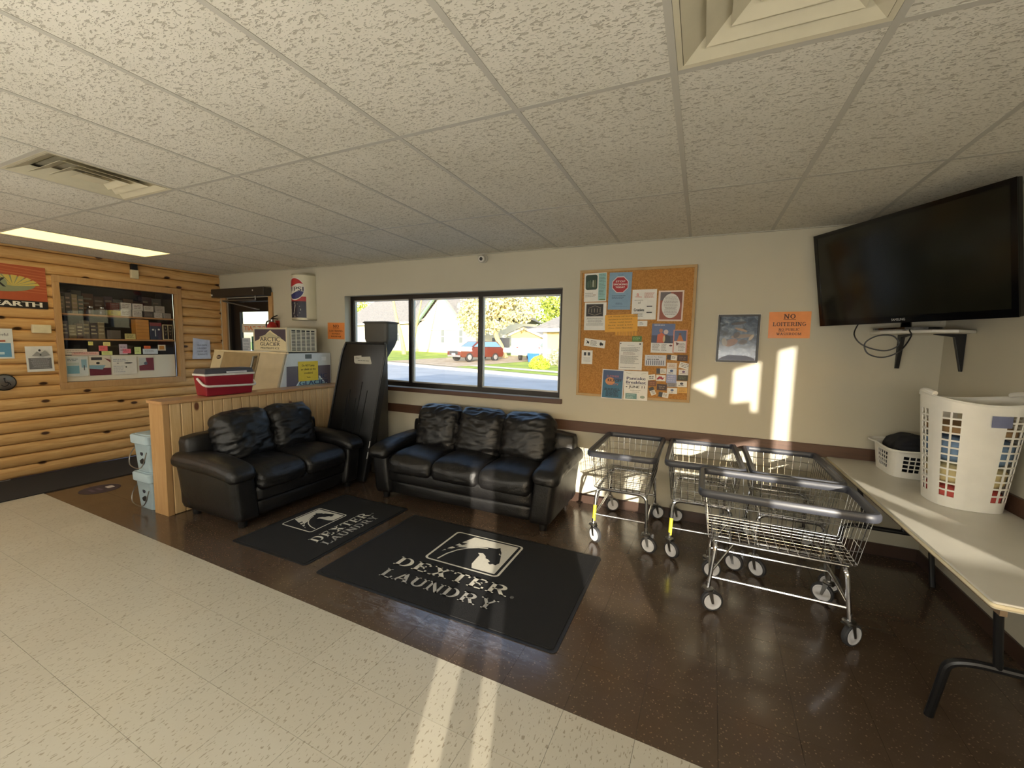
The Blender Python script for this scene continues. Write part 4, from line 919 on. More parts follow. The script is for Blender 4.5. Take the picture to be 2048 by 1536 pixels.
def d_stop(i, w, h):
    oc = [(w * .36 * math.cos(math.radians(22.5 + 45 * k)) / math.cos(math.radians(22.5)), h * .17 + w * .36 * math.sin(math.radians(22.5 + 45 * k)) / math.cos(math.radians(22.5))) for k in range(8)]
    oc2 = [(p[0] * .91, h * .17 + (p[1] - h * .17) * .91) for p in oc]
    i.poly((224, 208, 208), oc); i.poly((166, 34, 44), oc2)
    for s, y in (('STOP', .235), ('SMOKING', .155), ('TODAY', .08)): i.text(W_, s, 0, h * y, h * .048, w=w * (.42 if s != 'SMOKING' else .60), bold=.0012)
    i.text((60, 84, 104), 'tobaccofree', 0, h * .42, h * .022); i.lines((70, 92, 112), -w * .34, -h * .12, w * .34, 3, h * .04, h * .012, 4); i.lines((74, 96, 116), -w * .2, -h * .32, w * .2, 2, h * .03, h * .010, 6, align='c'); i.rect((84, 108, 128), -w * .3, -h * .42, w * .36, -h * .414)
pin('poster', 'blue poster with red octagon reading STOP SMOKING TODAY', (-1.198, 2.112, .209, .346), (126, 158, 184), d_stop, -.02, 'poster')
def d_logo(i, w, h):
    i.rect((34, 30, 28), -w * .42, h * .0, w * .36, h * .44)
    for k in range(5): i.line((150, 140, 120), [(-w * .30 + k * w * .13, h * .14), (-w * .30 + k * w * .13, h * .28)], .006)
    i.line((150, 140, 120), [(-w * .34, h * .12), (-w * .02, h * .04), (w * .30, h * .12)], .004); i.line((150, 140, 120), [(-w * .3, h * .3), (-w * .02, h * .38), (w * .26, h * .3)], .004)
    i.lines(INK, -w * .4, -h * .06, w * .4, 7, h * .042, h * .010, 8, align='c')
pin('notice', 'white notice with ornate dark logo block below the teal brochure', (-1.424, 1.878, .212, .266), W_, d_logo)
def d_yel(i, w, h):
    for k, s in enumerate(('CAR TRADE DETAILING', 'INTERIOR & EXTERIOR', 'SEDAN  HAND WASH', 'TRUCK  WASH & WAX', 'CALL FOR PRICING')): i.text((92, 66, 16), s, -w * .02, h * (.36 - .17 * k), h * .075, w=w * (.78 - .05 * (k % 3)))
    for k in range(7): i.line((120, 88, 20), [(-w * .16 + k * w * .09, -h * .50), (-w * .16 + k * w * .09, -h * .72)], .0015)
pin('notice', 'bright yellow handwritten sheet with torn phone tabs', (-1.174, 1.812, .303, .161), (226, 164, 44), d_yel, .03, lift=.002)
ys_ = MB()
for k in range(8): ys_.prism(_rc(-1.225 + k * .0255, 1.696, -1.225 + k * .0255 + .021, 1.733), (0, CY - .002, 0), BU, BV, BN, .0002, .001)
_y = [o for o in bpy.data.objects if o.get('label', '').startswith('bright yellow')][0]; ys_.build('tear_tabs', M((222, 158, 44), .5), _y)
def d_qr(i, w, h):
    i.text((206, 90, 70), 'R', -w * .26, h * .27, h * .11); i.line((206, 90, 70), [(-w * .38, h * .26), (-w * .1, h * .25)], .004); i.lines((190, 110, 92), 0, h * .39, w * .44, 6, h * .03, h * .012, 3)
    i.text(BLK, 'xl', -w * .2, h * .03, h * .08); i.text(BLK, 'Creations', -w * .2, -h * .22, h * .10, w=w * .42, bold=.002); i.lines(INK, -w * .4, h * .15, w * .1, 1, .01, h * .012, 2); i.lines(INK, -w * .44, -h * .28, w * .0, 4, h * .035, h * .010, 7, align='c')
    i.rect(BLK, w * .12, -h * .08, w * .34, -h * .05); i.rect(BLK, w * .12, -h * .28, w * .34, -h * .25)
pin('notice', 'white business notice with red initial and black script logo', (-.973, 1.982, .217, .275), W_, d_qr)
def d_oval(i, w, h):
    i.rect((150, 82, 62), -w * .42, -h * .45, w * .44, h * .45); i.rect((104, 96, 98), -w * .42, h * .18, -w * .02, h * .45); i.rect((128, 74, 60), w * .1, h * .1, w * .44, h * .45); i.oval((222, 220, 214), w * .01, 0, w * .36, h * .40, 36); i.lines((120, 112, 108), -w * .27, h * .29, w * .29, 13, h * .047, h * .012, 9, align='c')
pin('notice', 'reddish framed notice with a pale oval of text', (-.743, 1.966, .215, .273), (226, 206, 192), d_oval, -.01)
pin('paper_slip', 'small white slip tucked beside the yellow sheet', (-.979, 1.809, .087, .051), W_, lambda i, w, h: i.lines((130, 140, 150), -w * .3, h * .2, w * .1, 2, h * .25, h * .1, 2))
def d_people(i, w, h):
    i.rect((96, 112, 150), -w * .5, h * .10, w * .5, h * .5); i.rect((70, 76, 100), -w * .5, -h * .16, w * .5, h * .10)
    i.poly((196, 96, 62), [(-w * .26, -h * .15), (-w * .24, h * .12), (-w * .06, h * .2), (w * .1, h * .10), (w * .06, -h * .15)]); i.oval((176, 120, 96), -w * .1, h * .26, w * .08, h * .07); i.oval((206, 190, 186), w * .12, h * .22, w * .10, h * .08); i.poly((60, 62, 70), [(w * .06, -h * .15), (w * .1, h * .14), (w * .3, h * .08), (w * .36, -h * .15)]); i.oval((206, 184, 140), w * .05, -h * .02, w * .05, h * .12)
    i.lines(INK, -w * .44, -h * .2, -w * .1, 6, h * .04, h * .012, 3); i.lines(INK, -w * .04, -h * .2, w * .2, 6, h * .04, h * .012, 4); i.oval((90, 40, 50), w * .36, -h * .24, w * .07, h * .03); i.lines(W_, -w * .4, h * .46, w * .2, 1, .01, h * .02, 6)
pin('poster', 'poster of two people in orange against blue sky', (-.793, 1.674, .199, .265), (228, 228, 226), d_people, -.01, 'poster')
def d_redp(i, w, h):
    i.rect((86, 100, 132), -w * .42, h * .02, w * .42, h * .46); i.poly((190, 112, 60), [(-w * .22, h * .02), (-w * .1, h * .26), (w * .06, h * .26), (w * .24, h * .02)]); i.oval((120, 84, 66), -w * .02, h * .31, w * .09, h * .05); i.rect((222, 218, 214), -w * .42, -h * .48, w * .42, h * .0); i.poly((96, 56, 60), [(-w * .3, -h * .04), (-w * .05, -h * .08), (-w * .22, -h * .2)]); i.lines(INK, -w * .1, -h * .08, w * .38, 6, h * .06, h * .016, 8)
pin('poster', 'narrow pink-bordered poster overlapping the orange people poster', (-.646, 1.649, .118, .207), (206, 140, 124), d_redp, 0, 'poster', .0015)
def d_deer(i, w, h):
    i.poly(BLK, [(-w * .42, h * .3), (-w * .36, h * .05), (-w * .40, -h * .2), (-w * .32, -h * .05), (-w * .27, -h * .2), (-w * .26, h * .1), (-w * .3, h * .12)]); i.oval(BLK, w * .30, 0, w * .06, h * .22); i.oval(BLK, w * .38, -h * .03, w * .03, h * .16); i.lines(INK, -w * .2, h * .3, w * .18, 5, h * .14, h * .05, 2)
pin('paper_slip', 'tilted white card with black deer silhouette', (-1.419, 1.619, .206, .075), W_, d_deer, -.11)
def d_small(i, w, h):
    i.rect((60, 60, 64), -w * .30, h * .12, -w * .08, h * .36); i.rect((60, 60, 64), w * .06, h * .12, w * .28, h * .36); i.lines((150, 150, 150), -w * .34, -h * .04, w * .34, 4, h * .08, h * .02, 4, align='c')
pin('paper_slip', 'small white flyer with two dark squares at the board edge', (-1.489, 1.481, .108, .134), W_, d_small)
pin('business_card', 'green card tucked above the typed letter', (-1.021, 1.666, .087, .050), (74, 116, 52), lambda i, w, h: (i.lines((150, 180, 110), -w * .4, h * .3, w * .3, 3, h * .22, h * .1, 3), i.oval(W_, w * .25, h * .1, w * .04, h * .06)), .02, 'card')
def d_letter(i, w, h):
    i.text(INK, 'Notice to Residents', 0, h * .36, h * .022); i.lines(INK, -w * .42, h * .30, w * .42, 5, h * .032, h * .010, 1); i.lines((150, 120, 110), -w * .32, h * .13, w * .3, 3, h * .032, h * .010, 2); i.lines(INK, -w * .42, h * .0, w * .42, 8, h * .036, h * .010, 3); i.lines(INK, -w * .42, -h * .40, w * .42, 1, .01, h * .012, 5); i.oval((70, 66, 60), -w * .43, h * .44, .006, .006); i.oval((70, 66, 60), w * .4, h * .43, .008, .008)
pin('letter', 'white typed letter pinned in the board centre', (-1.072, 1.505, .213, .265), W_, d_letter, 0, 'letter')
def d_tear(i, w, h):
    i.text(INK, 'Room For Rent', -w * .02, h * .28, h * .11, w=w * .7); i.lines(INK, -w * .4, h * .14, w * .4, 1, .01, h * .06, 2)
    for k in range(9): i.rect((110, 116, 130), -w * .44 + k * w * .1, -h * .42, -w * .44 + k * w * .1 + w * .045, h * .0)
pin('notice', 'small grey tear-off flyer above the business cards', (-.848, 1.470, .185, .100), (206, 208, 214), d_tear, .01)
def d_kick(i, w, h):
    i.rect((62, 84, 122), -w * .46, h * .15, w * .46, h * .47); i.rect((52, 106, 134), -w * .46, -h * .47, w * .46, h * .15); i.oval((206, 140, 86), -w * .12, h * .1, w * .22, h * .13); i.text((176, 104, 110), 'SUMMER', 0, h * .24, h * .07, w=w * .56); i.text((24, 26, 34), 'KICKOFF', w * .08, h * .09, h * .10, w=w * .62, bold=.002); i.text((196, 108, 84), 'PARTY', w * .02, -h * .03, h * .07, w=w * .5); i.lines((22, 44, 60), -w * .38, -h * .14, w * .38, 7, h * .042, h * .022, 3, align='c')
pin('poster', 'blue and orange KICKOFF poster at the board bottom', (-1.227, 1.229, .207, .283), (214, 214, 216), d_kick, -.02, 'poster', .0085)
def d_panc(i, w, h):
    i.text((36, 40, 84), 'Pancake', 0, h * .20, h * .105, w=w * .78, bold=.0025); i.text((36, 40, 84), 'Breakfast', 0, h * .065, h * .105, w=w * .82, bold=.0025); i.rect((60, 60, 70), -w * .4, h * .03, w * .4, h * .038); i.text(INK, 'JUNE 11', w * .04, -h * .08, h * .085, w=w * .66, bold=.002); i.oval(INK, -w * .38, -h * .045, .008, .005); i.text((90, 84, 84), 'pancakes and coffee', 0, -h * .17, h * .032); i.text((90, 84, 84), 'community hall', 0, -h * .23, h * .028); i.rect((112, 150, 146), -w * .42, -h * .46, w * .06, -h * .27); i.lines((200, 220, 214), -w * .36, -h * .31, 0, 3, h * .05, h * .016, 4); i.oval((150, 160, 140), w * .3, -h * .38, w * .1, h * .05); i.line((120, 130, 120), [(-w * .42, h * .44), (-w * .2, h * .40)], .002); i.line((120, 130, 120), [(w * .42, h * .44), (w * .2, h * .40)], .002)
pin('poster', 'white Pancake Breakfast poster at the board bottom', (-1.011, 1.227, .218, .276), W_, d_panc, .01, 'poster', .009)
def cd(bg2, kind, s):
    def d(i, w, h):
        if kind == 'l': i.lines(bg2, -w * .4, h * .3, w * .4, 3, h * .24, h * .08, s, align='c')
        elif kind == 'b': i.rect(bg2, -w * .5, -h * .5, -w * .1, h * .5); i.lines(INK, -w * .02, h * .3, w * .44, 3, h * .22, h * .08, s)
        elif kind == 'd': i.lines(bg2, -w * .34, h * .2, w * .34, 2, h * .3, h * .12, s, align='c')
        elif kind == 'o': i.oval(bg2, 0, h * .1, w * .16, h * .2); i.lines(INK, -w * .3, -h * .2, w * .3, 1, h * .2, h * .08, s)
        elif kind == 'c': i.poly(bg2, [(-w * .46, -h * .2), (-w * .2, h * .25), (w * .1, h * .25), (w * .2, 0), (w * .42, h * .2), (w * .2, -h * .3), (-w * .1, -h * .1), (-w * .3, -h * .3)])
    return d
CARDS = [('dark-cornered white card above the other business cards', (-.706, 1.502, .085, .044), W_, (60, 50, 48), 'b', -.08),
 ('dark brown card next to the dark-cornered card', (-.618, 1.500, .086, .054), (62, 38, 28), (130, 100, 80), 'd', 0),
 ('pale card with tan lower edge in the second row of cards', (-.702, 1.429, .086, .048), (222, 212, 200), (170, 140, 118), 'l', 0),
 ('crooked white card touching the board frame', (-.594, 1.430, .096, .054), W_, INK, 'l', -.22),
 ('white card half covered by the crooked card', (-.602, 1.372, .081, .050), (224, 220, 214), (110, 84, 120), 'o', .02),
 ('white card with dark corner sketch next to the blue-square card', (-.792, 1.374, .083, .049), W_, (70, 70, 72), 'b', .03),
 ('white card with a blue square in the middle of the cluster', (-.703, 1.375, .086, .055), (220, 224, 226), (60, 84, 130), 'o', 0),
 ('lavender and blue beach photo card', (-.701, 1.308, .088, .078), (150, 160, 196), (196, 190, 214), 'l', 0),
 ('dark green landscape card beside the beach card', (-.607, 1.322, .089, .050), (58, 60, 44), (110, 116, 84), 'd', 0),
 ('white script card beside the pancake poster', (-.875, 1.313, .071, .051), W_, BLK, 'd', .14),
 ('white card with red chevron logo', (-.792, 1.311, .081, .056), W_, (160, 34, 44), 'c', 0),
 ('rust brown photo card below the script card', (-.866, 1.258, .076, .050), (120, 74, 44), (170, 120, 80), 'd', 0),
 ('plain white card with a small dark crest near the board frame', (-.612, 1.264, .089, .053), W_, (60, 60, 70), 'o', .03),
 ('dark maroon card in the lower cluster', (-.779, 1.227, .086, .056), (64, 44, 40), (150, 130, 110), 'd', -.02),
 ('grey card directly below the beach card', (-.694, 1.253, .081, .036), (150, 146, 148), INK, 'l', 0),
 ('white card with tiny blue mark, bottom middle of the cluster', (-.689, 1.199, .086, .053), W_, (70, 90, 130), 'o', .02),
 ('yellow card in the bottom board corner', (-.603, 1.209, .080, .048), (214, 166, 78), (150, 100, 30), 'l', .02),
 ('white card turned on end near the pancake poster', (-.860, 1.185, .075, .045), W_, INK, 'b', -1.15),
 ('lowest white card on the board with a dark photo corner', (-.761, 1.156, .087, .045), W_, (60, 66, 70), 'b', -.12)]
for k, (lb, bx, bg, c2, kd, rt_) in enumerate(CARDS): pin('business_card', lb, bx, bg, cd(c2, kd, k), rt_, 'card', .0003 * (k % 3), 'business cards on the cork board')
# ---------------------------------------------------------------- ice freezer behind the half wall
IX0, IX1, IZ = -6.34, -4.955, 1.43
fz = thing('ice_freezer', 'slant-front white ice freezer behind the half wall with mountain graphics', 'freezer', ((IX0 + IX1) / 2, -.4, 0))
body = [(-.012, .02), (-.80, .02), (-.80, .86), (-.64, IZ), (-.012, IZ)]
cab = M((206, 212, 216), .35, var=.03); beige = M((196, 182, 152), .4, var=.04)
MB().prism(body, (IX0, 0, 0), (0, 1, 0), (0, 0, 1), (1, 0, 0), 0, IX1 - IX0).build('cabinet', cab, fz, bevel=.006)
dv = Vector((0, .16, .57)).normalized(); dn = Vector((0, -.57, .16)).normalized(); FO_ = Vector((0, -.80, .86))
for a, c, mt, hd in ((IX0 + .01, -6.13, M((214, 200, 166), .4, var=.04), 0), (-6.12, -5.42, M((158, 138, 104), .45, var=.08), 1), (-5.41, IX1 - .015, beige, 0)):
    d = MB().prism(_rc(a, .02, c, .575), FO_, (1, 0, 0), dv, dn, .002, .03).build('door', mt, fz, bevel=.006)
    if hd:
        hx = c - .04
        MB().tube([FO_ + Vector((hx, 0, 0)) + dv * .03 + dn * .03, FO_ + Vector((hx, 0, 0)) + dv * .04 + dn * .065, FO_ + Vector((hx, 0, 0)) + dv * .52 + dn * .065, FO_ + Vector((hx, 0, 0)) + dv * .53 + dn * .03], .016, 10).build('handle', STEEL, d, smooth=True)
MB().box(IX0 - .005, -.665, IZ - .012, IX1 + .004, -.63, IZ + .012).build('top_trim', M((222, 206, 170), .4), fz, bevel=.004)
ik = Ink(FO_ + dn * .0302, (1, 0, 0), dv, dn); ik.oval((50, 30, 26), -6.20, .50, .045, .028); ik.lines((216, 200, 170), -6.235, .51, -6.165, 2, .014, .006, 3); ik.build(fz, .4)
# the side panel's graphics
SF = (LU, LV, LN)
ik = Ink((IX1, 0, 0), *SF)
def mount(ik, y0, y1, z0, z1, col, pk):
    ik.poly(col, [(y0, z0)] + [(y0 + (y1 - y0) * a, z0 + (z1 - z0) * b_) for a, b_ in pk] + [(y1, z0)])
ik.poly((92, 84, 98), [(-.675, .90), (-.025, .90), (-.025, 1.27), (-.665, 1.27)])
PK = [(0, .22), (.10, .36), (.2, .34), (.32, .62), (.40, .82), (.48, 1.0), (.58, .90), (.66, .74), (.76, .62), (.86, .42), (1, .30)]
mount(ik, -.68, -.025, .90, 1.265, (214, 226, 228), PK); mount(ik, -.66, -.045, .90, 1.235, (140, 178, 184), PK); mount(ik, -.62, -.08, .90, 1.00, (206, 220, 222), [(0, .3), (.25, .8), (.5, .5), (.75, .9), (1, .4)])
ik.text((44, 56, 92), 'ARCTIC', -.28, 1.105, .06, w=.40, bold=.006); ik.text((44, 56, 92), 'GLACIER', -.28, 1.030, .06, w=.44, bold=.006)
ik.rect((70, 76, 78), -.405, 1.36, -.31, 1.415); ik.rect((232, 236, 240), -.16, 1.33, -.09, 1.38); ik.build(fz, .35)
def d_cool(i, w, h):
    for s, y, k in (('Do NOT jump', .24, .62), ('or climb on the', .05, .74), ('coolers!', -.14, .44), ('Thanks', -.34, .2)): i.text((60, 52, 20), s, 0, h * y, h * (.11 if s != 'Thanks' else .06), w=w * k, bold=.0012)
sheet('warning_notice', 'yellow notice taped to the ice freezer side above the half wall', 'notice', (IX1 + .003, -.365, 1.205), SF, .29, .245, (222, 196, 56), 0, thick=.0008, draw=d_cool)
# compressor box with louvred side on top of the freezer
cbx = thing('compressor_box', 'beige compressor box with mountain sign front on top of the ice freezer', 'compressor', (-5.27, -.41, IZ))
CA0, CA1, CY0, CY1, CZ_, CZT = -5.60, -4.985, -.625, -.20, IZ + .0135, 1.735
MB().box(CA0, CY0, CZ_, CA1, CY1, CZT).build('case', M((208, 198, 170), .45, var=.03), cbx, bevel=.005)
ik = Ink((0, CY0, 0), *BF); tan = (226, 214, 176)
ik.rect((74, 66, 80), CA0 + .03, CZ_ + .09, CA1 - .02, CZT - .02)
mount(ik, CA0 + .03, CA1 - .02, CZ_ + .02, CZT - .03, tan, [(0, .42), (.12, .5), (.22, .66), (.34, .74), (.44, .9), (.52, 1.0), (.6, .88), (.7, .78), (.82, .62), (.92, .52), (1, .42)])
mount(ik, CA0 + .12, CA1 - .11, CZ_ + .17, CZT - .05, (190, 184, 150), [(0, .1), (.3, .5), (.5, 1), (.7, .5), (1, .1)])
ik.text((60, 58, 60), 'ARCTIC', (CA0 + CA1) / 2, CZ_ + .125, .052, w=.36, bold=.004); ik.text((60, 58, 60), 'GLACIER', (CA0 + CA1) / 2, CZ_ + .07, .045, w=.36, bold=.003); ik.text((74, 70, 66), 'PREMIUM ICE', (CA0 + CA1) / 2, CZ_ + .03, .024, w=.34, bold=.002); ik.build(cbx, .4)
lg = M((40, 38, 36), .7); lm = M((214, 206, 184), .4)
MB().box(CA1, CY0 + .05, CZ_ + .02, CA1 + .002, CY1 - .03, CZT - .025).build('grille_back', lg, cbx)
zz = CZ_ + .03
while zz < CZT - .035:
    MB().box(CA1 + .002, CY0 + .05, zz, CA1 + .010, CY1 - .03, zz + .009).build('grille_slat', lm, cbx); zz += .0175
for k in range(6): yy = CY0 + .05 + k * .069; MB().box(CA1 + .002, yy - .005, CZ_ + .02, CA1 + .012, yy + .005, CZT - .025).build('grille_bar', lm, cbx)

# ---------------------------------------------------------------- red cooler on the half wall
co_ = thing('picnic_cooler', 'small red picnic cooler with dark lid and white handle on the half wall cap', 'cooler', (-4.81, -1.46, PZ))
a0, a1, b0, b1, z0, z1 = -4.905, -4.715, -1.70, -1.22, PZ + .001, 1.235
RED = M((140, 28, 44), .3, var=.05)
MB().hexa([(a0 + .012, b0 + .02, z0), (a1 - .012, b0 + .02, z0), (a1 - .012, b1 - .02, z0), (a0 + .012, b1 - .02, z0)], [(a0, b0, z1), (a1, b0, z1), (a1, b1, z1), (a0, b1, z1)]).build('body', RED, co_, bevel=.012)
MB().box(a0 - .004, b0 - .004, z1 - .004, a1 + .004, b1 + .004, z1 + .016).build('collar', M((226, 222, 216), .4), co_, bevel=.004)
MB().hexa([(a0, b0, z1 + .016), (a1, b0, z1 + .016), (a1, b1, z1 + .016), (a0, b1, z1 + .016)], [(a0 + .012, b0 + .014, z1 + .064), (a1 - .012, b0 + .014, z1 + .064), (a1 - .012, b1 - .014, z1 + .064), (a0 + .012, b1 - .014, z1 + .064)]).build('lid', M((66, 64, 70), .45), co_, bevel=.008)
MB().box(a1 - .004, b0 + .20, z1 + .018, a1 + .006, b1 - .08, z1 + .036).build('latch', M((216, 216, 222), .4), co_, bevel=.003)
MB().tube(bend([(a0 + .09, b0 - .010, z1 - .03), (a1 + .012, b0 - .012, z1 - .10), (a1 + .014, b1 + .012, z1 - .115), (a0 + .09, b1 + .010, z1 - .03)], .05), .011, 10).build('handle', M((230, 226, 216), .4), co_, smooth=True)

# ---------------------------------------------------------------- two pale blue lidded pails stacked behind the half wall
PB = M((168, 188, 196), .45, var=.04)
def pail(label, z0):
    cx, cy = -5.09, -1.93; t = thing('lidded_pail', label, 'pail', (cx, cy, z0), 'stacked pale blue pails')
    sq = lambda s, z: [(p[0] + cx, p[1] + cy, z) for p in rrect(-s, -s, s, s, .035, 4)]
    m = MB(); L = [(.115, z0 + .001), (.118, z0 + .02), (.132, z0 + .27), (.136, z0 + .275)]; n = len(sq(.1, 0))
    for s, z in L: m.v += [Vector(p) for p in sq(s, z)]
    for j in range(len(L) - 1):
        for i in range(n): m.f.append([j * n + i, j * n + (i + 1) % n, (j + 1) * n + (i + 1) % n, (j + 1) * n + i])
    m.f.append(list(range(n))[::-1]); m.f.append([(len(L) - 1) * n + i for i in range(n)]); m.build('body', PB, t, smooth=True, angle=40)
    m = MB(); L = [(.143, z0 + .262), (.150, z0 + .268), (.152, z0 + .335), (.145, z0 + .345), (.125, z0 + .345), (.12, z0 + .352), (.115, z0 + .352)]; off = 0
    for s, z in L: m.v += [Vector(p) for p in sq(s, z)]
    for j in range(len(L) - 1):
        for i in range(n): m.f.append([j * n + i, j * n + (i + 1) % n, (j + 1) * n + (i + 1) % n, (j + 1) * n + i])
    m.f.append(list(range(n))[::-1]); m.f.append([(len(L) - 1) * n + i for i in range(n)]); m.build('lid', PB, t, smooth=True, angle=40)
    yf = cy - .137
    MB().tube(smooth_path([Vector((cx - .10, yf + .004, z0 + .22)), Vector((cx - .135, yf - .02, z0 + .14)), Vector((cx - .10, yf - .035, z0 + .06)), Vector((cx + .08, yf - .035, z0 + .06)), Vector((cx + .13, yf - .01, z0 + .2))], 5), .0045, 6).build('bail', STEEL, t, smooth=True)
    ik = Ink((cx, cy - .1265, z0), *BF); ik.poly((20, 22, 24), [(-.03, .075), (.03, .07), (.045, .10), (.02, .13), (-.005, .12), (-.04, .10)]); ik.oval((40, 44, 60), .0, .17, .025, .02); ik.build(t, .5)
pail('pale blue lidded pail at the bottom of the stack behind the half wall', 0.0); pail('pale blue lidded pail on top of the stack behind the half wall', .354)

# ---------------------------------------------------------------- black plastic sled leaning in the corner, grey bin behind it
sl = thing('plastic_sled', 'tall black ribbed plastic sled leaning between loveseat and sofa', 'sled', (-4.26, -.50, 0))
B0 = Vector((-4.20, -.565, .012)); T0 = Vector((-3.93, -.44, 1.57)); ax = (T0 - B0); SLN = ax.length; ax.normalize(); sx = Vector((1, 0, 0)); sn = ax.cross(sx); sn.normalize(); sn = sn if sn.y < 0 else -sn
blk = M((20, 21, 22), .38, var=.08); blk2 = M((28, 29, 30), .34, var=.06)
m = MB(); n = 20; rows = []
for i in range(n + 1):
    f = i / n; hw2 = (.34 - .02 * f) * (1 - .10 * max(0, f - .93) / .07); dep = .145 * math.sin(PI * min(1, .08 + f * .95)) ** .6 + .02
    c = B0 + ax * SLN * f
    ring = [(-hw2, 0), (-hw2 + .02, .012), (hw2 - .02, .012), (hw2, 0), (hw2 - .01, -dep * .55), (hw2 - .09, -dep), (-hw2 + .09, -dep), (-hw2 + .01, -dep * .55)]
    rows.append([c + sx * p[0] + sn * p[1] for p in ring])
for g in rows: m.v += g
k = 8
for i in range(n):
    for j in range(k): m.f.append([i * k + j, i * k + (j + 1) % k, (i + 1) * k + (j + 1) % k, (i + 1) * k + j])
m.f.append(list(range(k))[::-1]); m.f.append([n * k + j for j in range(k)]); m.build('hull', blk, sl, smooth=True, angle=40)
m = MB().tube([rows[0][0] + sn * .012] + [r[0] + sn * .012 for r in rows[1:]] , .012, 8).tube([r[3] + sn * .012 for r in rows], .012, 8).tube([rows[-1][0] + sn * .012, rows[-1][3] + sn * .012], .013, 8)
m.build('rim', blk2, sl, smooth=True)
for x, f0, f1 in ((-.13, .06, .62), (-.10, .06, .66), (.0, .06, .60), (.05, .06, .72), (.14, .06, .66)):
    pa = B0 + ax * SLN * f0 + sx * x + sn * .013; pb = B0 + ax * SLN * f1 + sx * (x * 1.05 + .01) + sn * .013
    MB().tube([pa, pb], .007, 6).build('rib', blk2, sl, smooth=True)
ik = Ink(B0 + sn * .0125, sx, ax, sn); ik.poly((178, 176, 164), [(-.13, SLN * .905), (-.02, SLN * .91), (-.015, SLN * .90), (.11, SLN * .905), (.15, SLN * .855), (.14, SLN * .85), (-.09, SLN * .85), (-.11, SLN * .86)]); ik.text((60, 60, 56), 'Otter', -.07, SLN * .885, .02); ik.lines((90, 90, 84), -.06, SLN * .875, .12, 1, .01, .008, 3); ik.build(sl, .5)
for f in (.30, .22):
    MB().tube([B0 + ax * SLN * f + sx * .335 + sn * .02, B0 + ax * SLN * (f - .03) + sx * .345 + sn * .03, B0 + ax * SLN * (f - .05) + sx * .335 + sn * .02], .006, 6).build('rope_eye', M((190, 190, 190), .5), sl, smooth=True)
gb = thing('grey_bin', 'grey plastic bin with lipped rim standing behind the black sled against the window', 'bin', (-3.97, -.16, 0))
GB = M((78, 76, 70), .5, var=.05)
m = MB(); L = [(.07, .12, .002), (.07, .125, .35), (.07, .125, 1.40), (.145, .125, 1.545), (.178, .132, 1.62), (.180, .134, 1.80), (.188, .140, 1.805), (.188, .140, 1.825), (.17, .125, 1.828), (.165, .12, 1.70)]
nn = len(rrect(-.1, -.1, .1, .1, .03, 4))
for a, b_, z in L: m.v += [Vector((p[0] - 3.97 - (.04 if z < 1.45 else 0), p[1] - .145, z)) for p in rrect(-a, -b_ * .8, a, b_ * .8, .04, 4)]
for j in range(len(L) - 1):
    for i in range(nn): m.f.append([j * nn + i, j * nn + (i + 1) % nn, (j + 1) * nn + (i + 1) % nn, (j + 1) * nn + i])
m.f.append(list(range(nn))[::-1]); m.f.append([(len(L) - 1) * nn + i for i in range(nn)]); m.build('body', GB, gb, smooth=True, angle=40)
MB().tube([(p[0] - 3.97, p[1] - .145, 1.815) for p in rrect(-.192, -.116, .192, .116, .04, 4)], .006, 6, closed=True).build('rim', GB, gb, smooth=True)

# ---------------------------------------------------------------- can-shaped wall clock
ck = thing('wall_clock', 'can-shaped cola wall clock with red and blue badge above the ice freezer', 'clock', (-5.385, 0, 1.86))
CC = Vector((-5.385, -.015, 0)); CR = .175; cz0, cz1 = 1.875, 2.44
half = [(CR * math.sin(a), -CR * math.cos(a)) for a in [math.radians(q) for q in range(-90, 91, 6)]]
MB().prism([(p[0], p[1]) for p in half] + [(CR, .014), (-CR, .014)], CC, (1, 0, 0), (0, 1, 0), (0, 0, 1), cz0, cz1).build('can_body', M((222, 216, 190), .35, var=.02), ck, smooth=True, angle=40)
for z0, z1, r in ((cz1, cz1 + .018, CR - .004), (cz0 - .018, cz0, CR + .004)):
    h2 = [(r * math.sin(a), -r * math.cos(a)) for a in [math.radians(q) for q in range(-90, 91, 6)]]
    MB().prism(h2 + [(r, .014), (-r, .014)], CC, (1, 0, 0), (0, 1, 0), (0, 0, 1), z0, z1).build('can_rim', M((176, 170, 146), .35, .4), ck, smooth=True, angle=40)
ik = Ink(CC, BU, BV, BN); ik.warp = lambda p, d: Vector((CC.x + (CR + .001 + d) * math.sin(p[0] / CR), CC.y - (CR + .001 + d) * math.cos(p[0] / CR), p[1]))
def cpatch(col, y0, y1, x0=-.165, x1=.165, n=14):
    for i in range(n):
        a, b_ = x0 + (x1 - x0) * i / n, x0 + (x1 - x0) * (i + 1) / n; ik.rect(col, a, y0, b_, y1); ik.k -= 1
def cshape(col, f0, f1, x0=-.13, x1=.13, n=18):
    for i in range(n):
        a, b_ = x0 + (x1 - x0) * i / n, x0 + (x1 - x0) * (i + 1) / n
        if f1(a) - f0(a) <= 0 and f1(b_) - f0(b_) <= 0: continue
        ik.poly(col, [(a, f0(a)), (b_, f0(b_)), (b_, max(f0(b_), f1(b_))), (a, max(f0(a), f1(a)))]); ik.k -= 1
cpatch((170, 44, 44), 2.10, 2.16, -.155, .155); ik.k += 1
cz_ = 2.262; R0 = .135
up_ = lambda x: cz_ + math.sqrt(max(0, R0 * R0 - x * x)); dn_ = lambda x: cz_ - math.sqrt(max(0, R0 * R0 - x * x))
cshape((224, 222, 214), lambda x: dn_(x) - .014, lambda x: up_(x) + .012, -.146, .146); ik.k += 2
cshape((184, 40, 46), lambda x: cz_ + .048 + .02 * math.sin(x * 20), up_); ik.k += 2
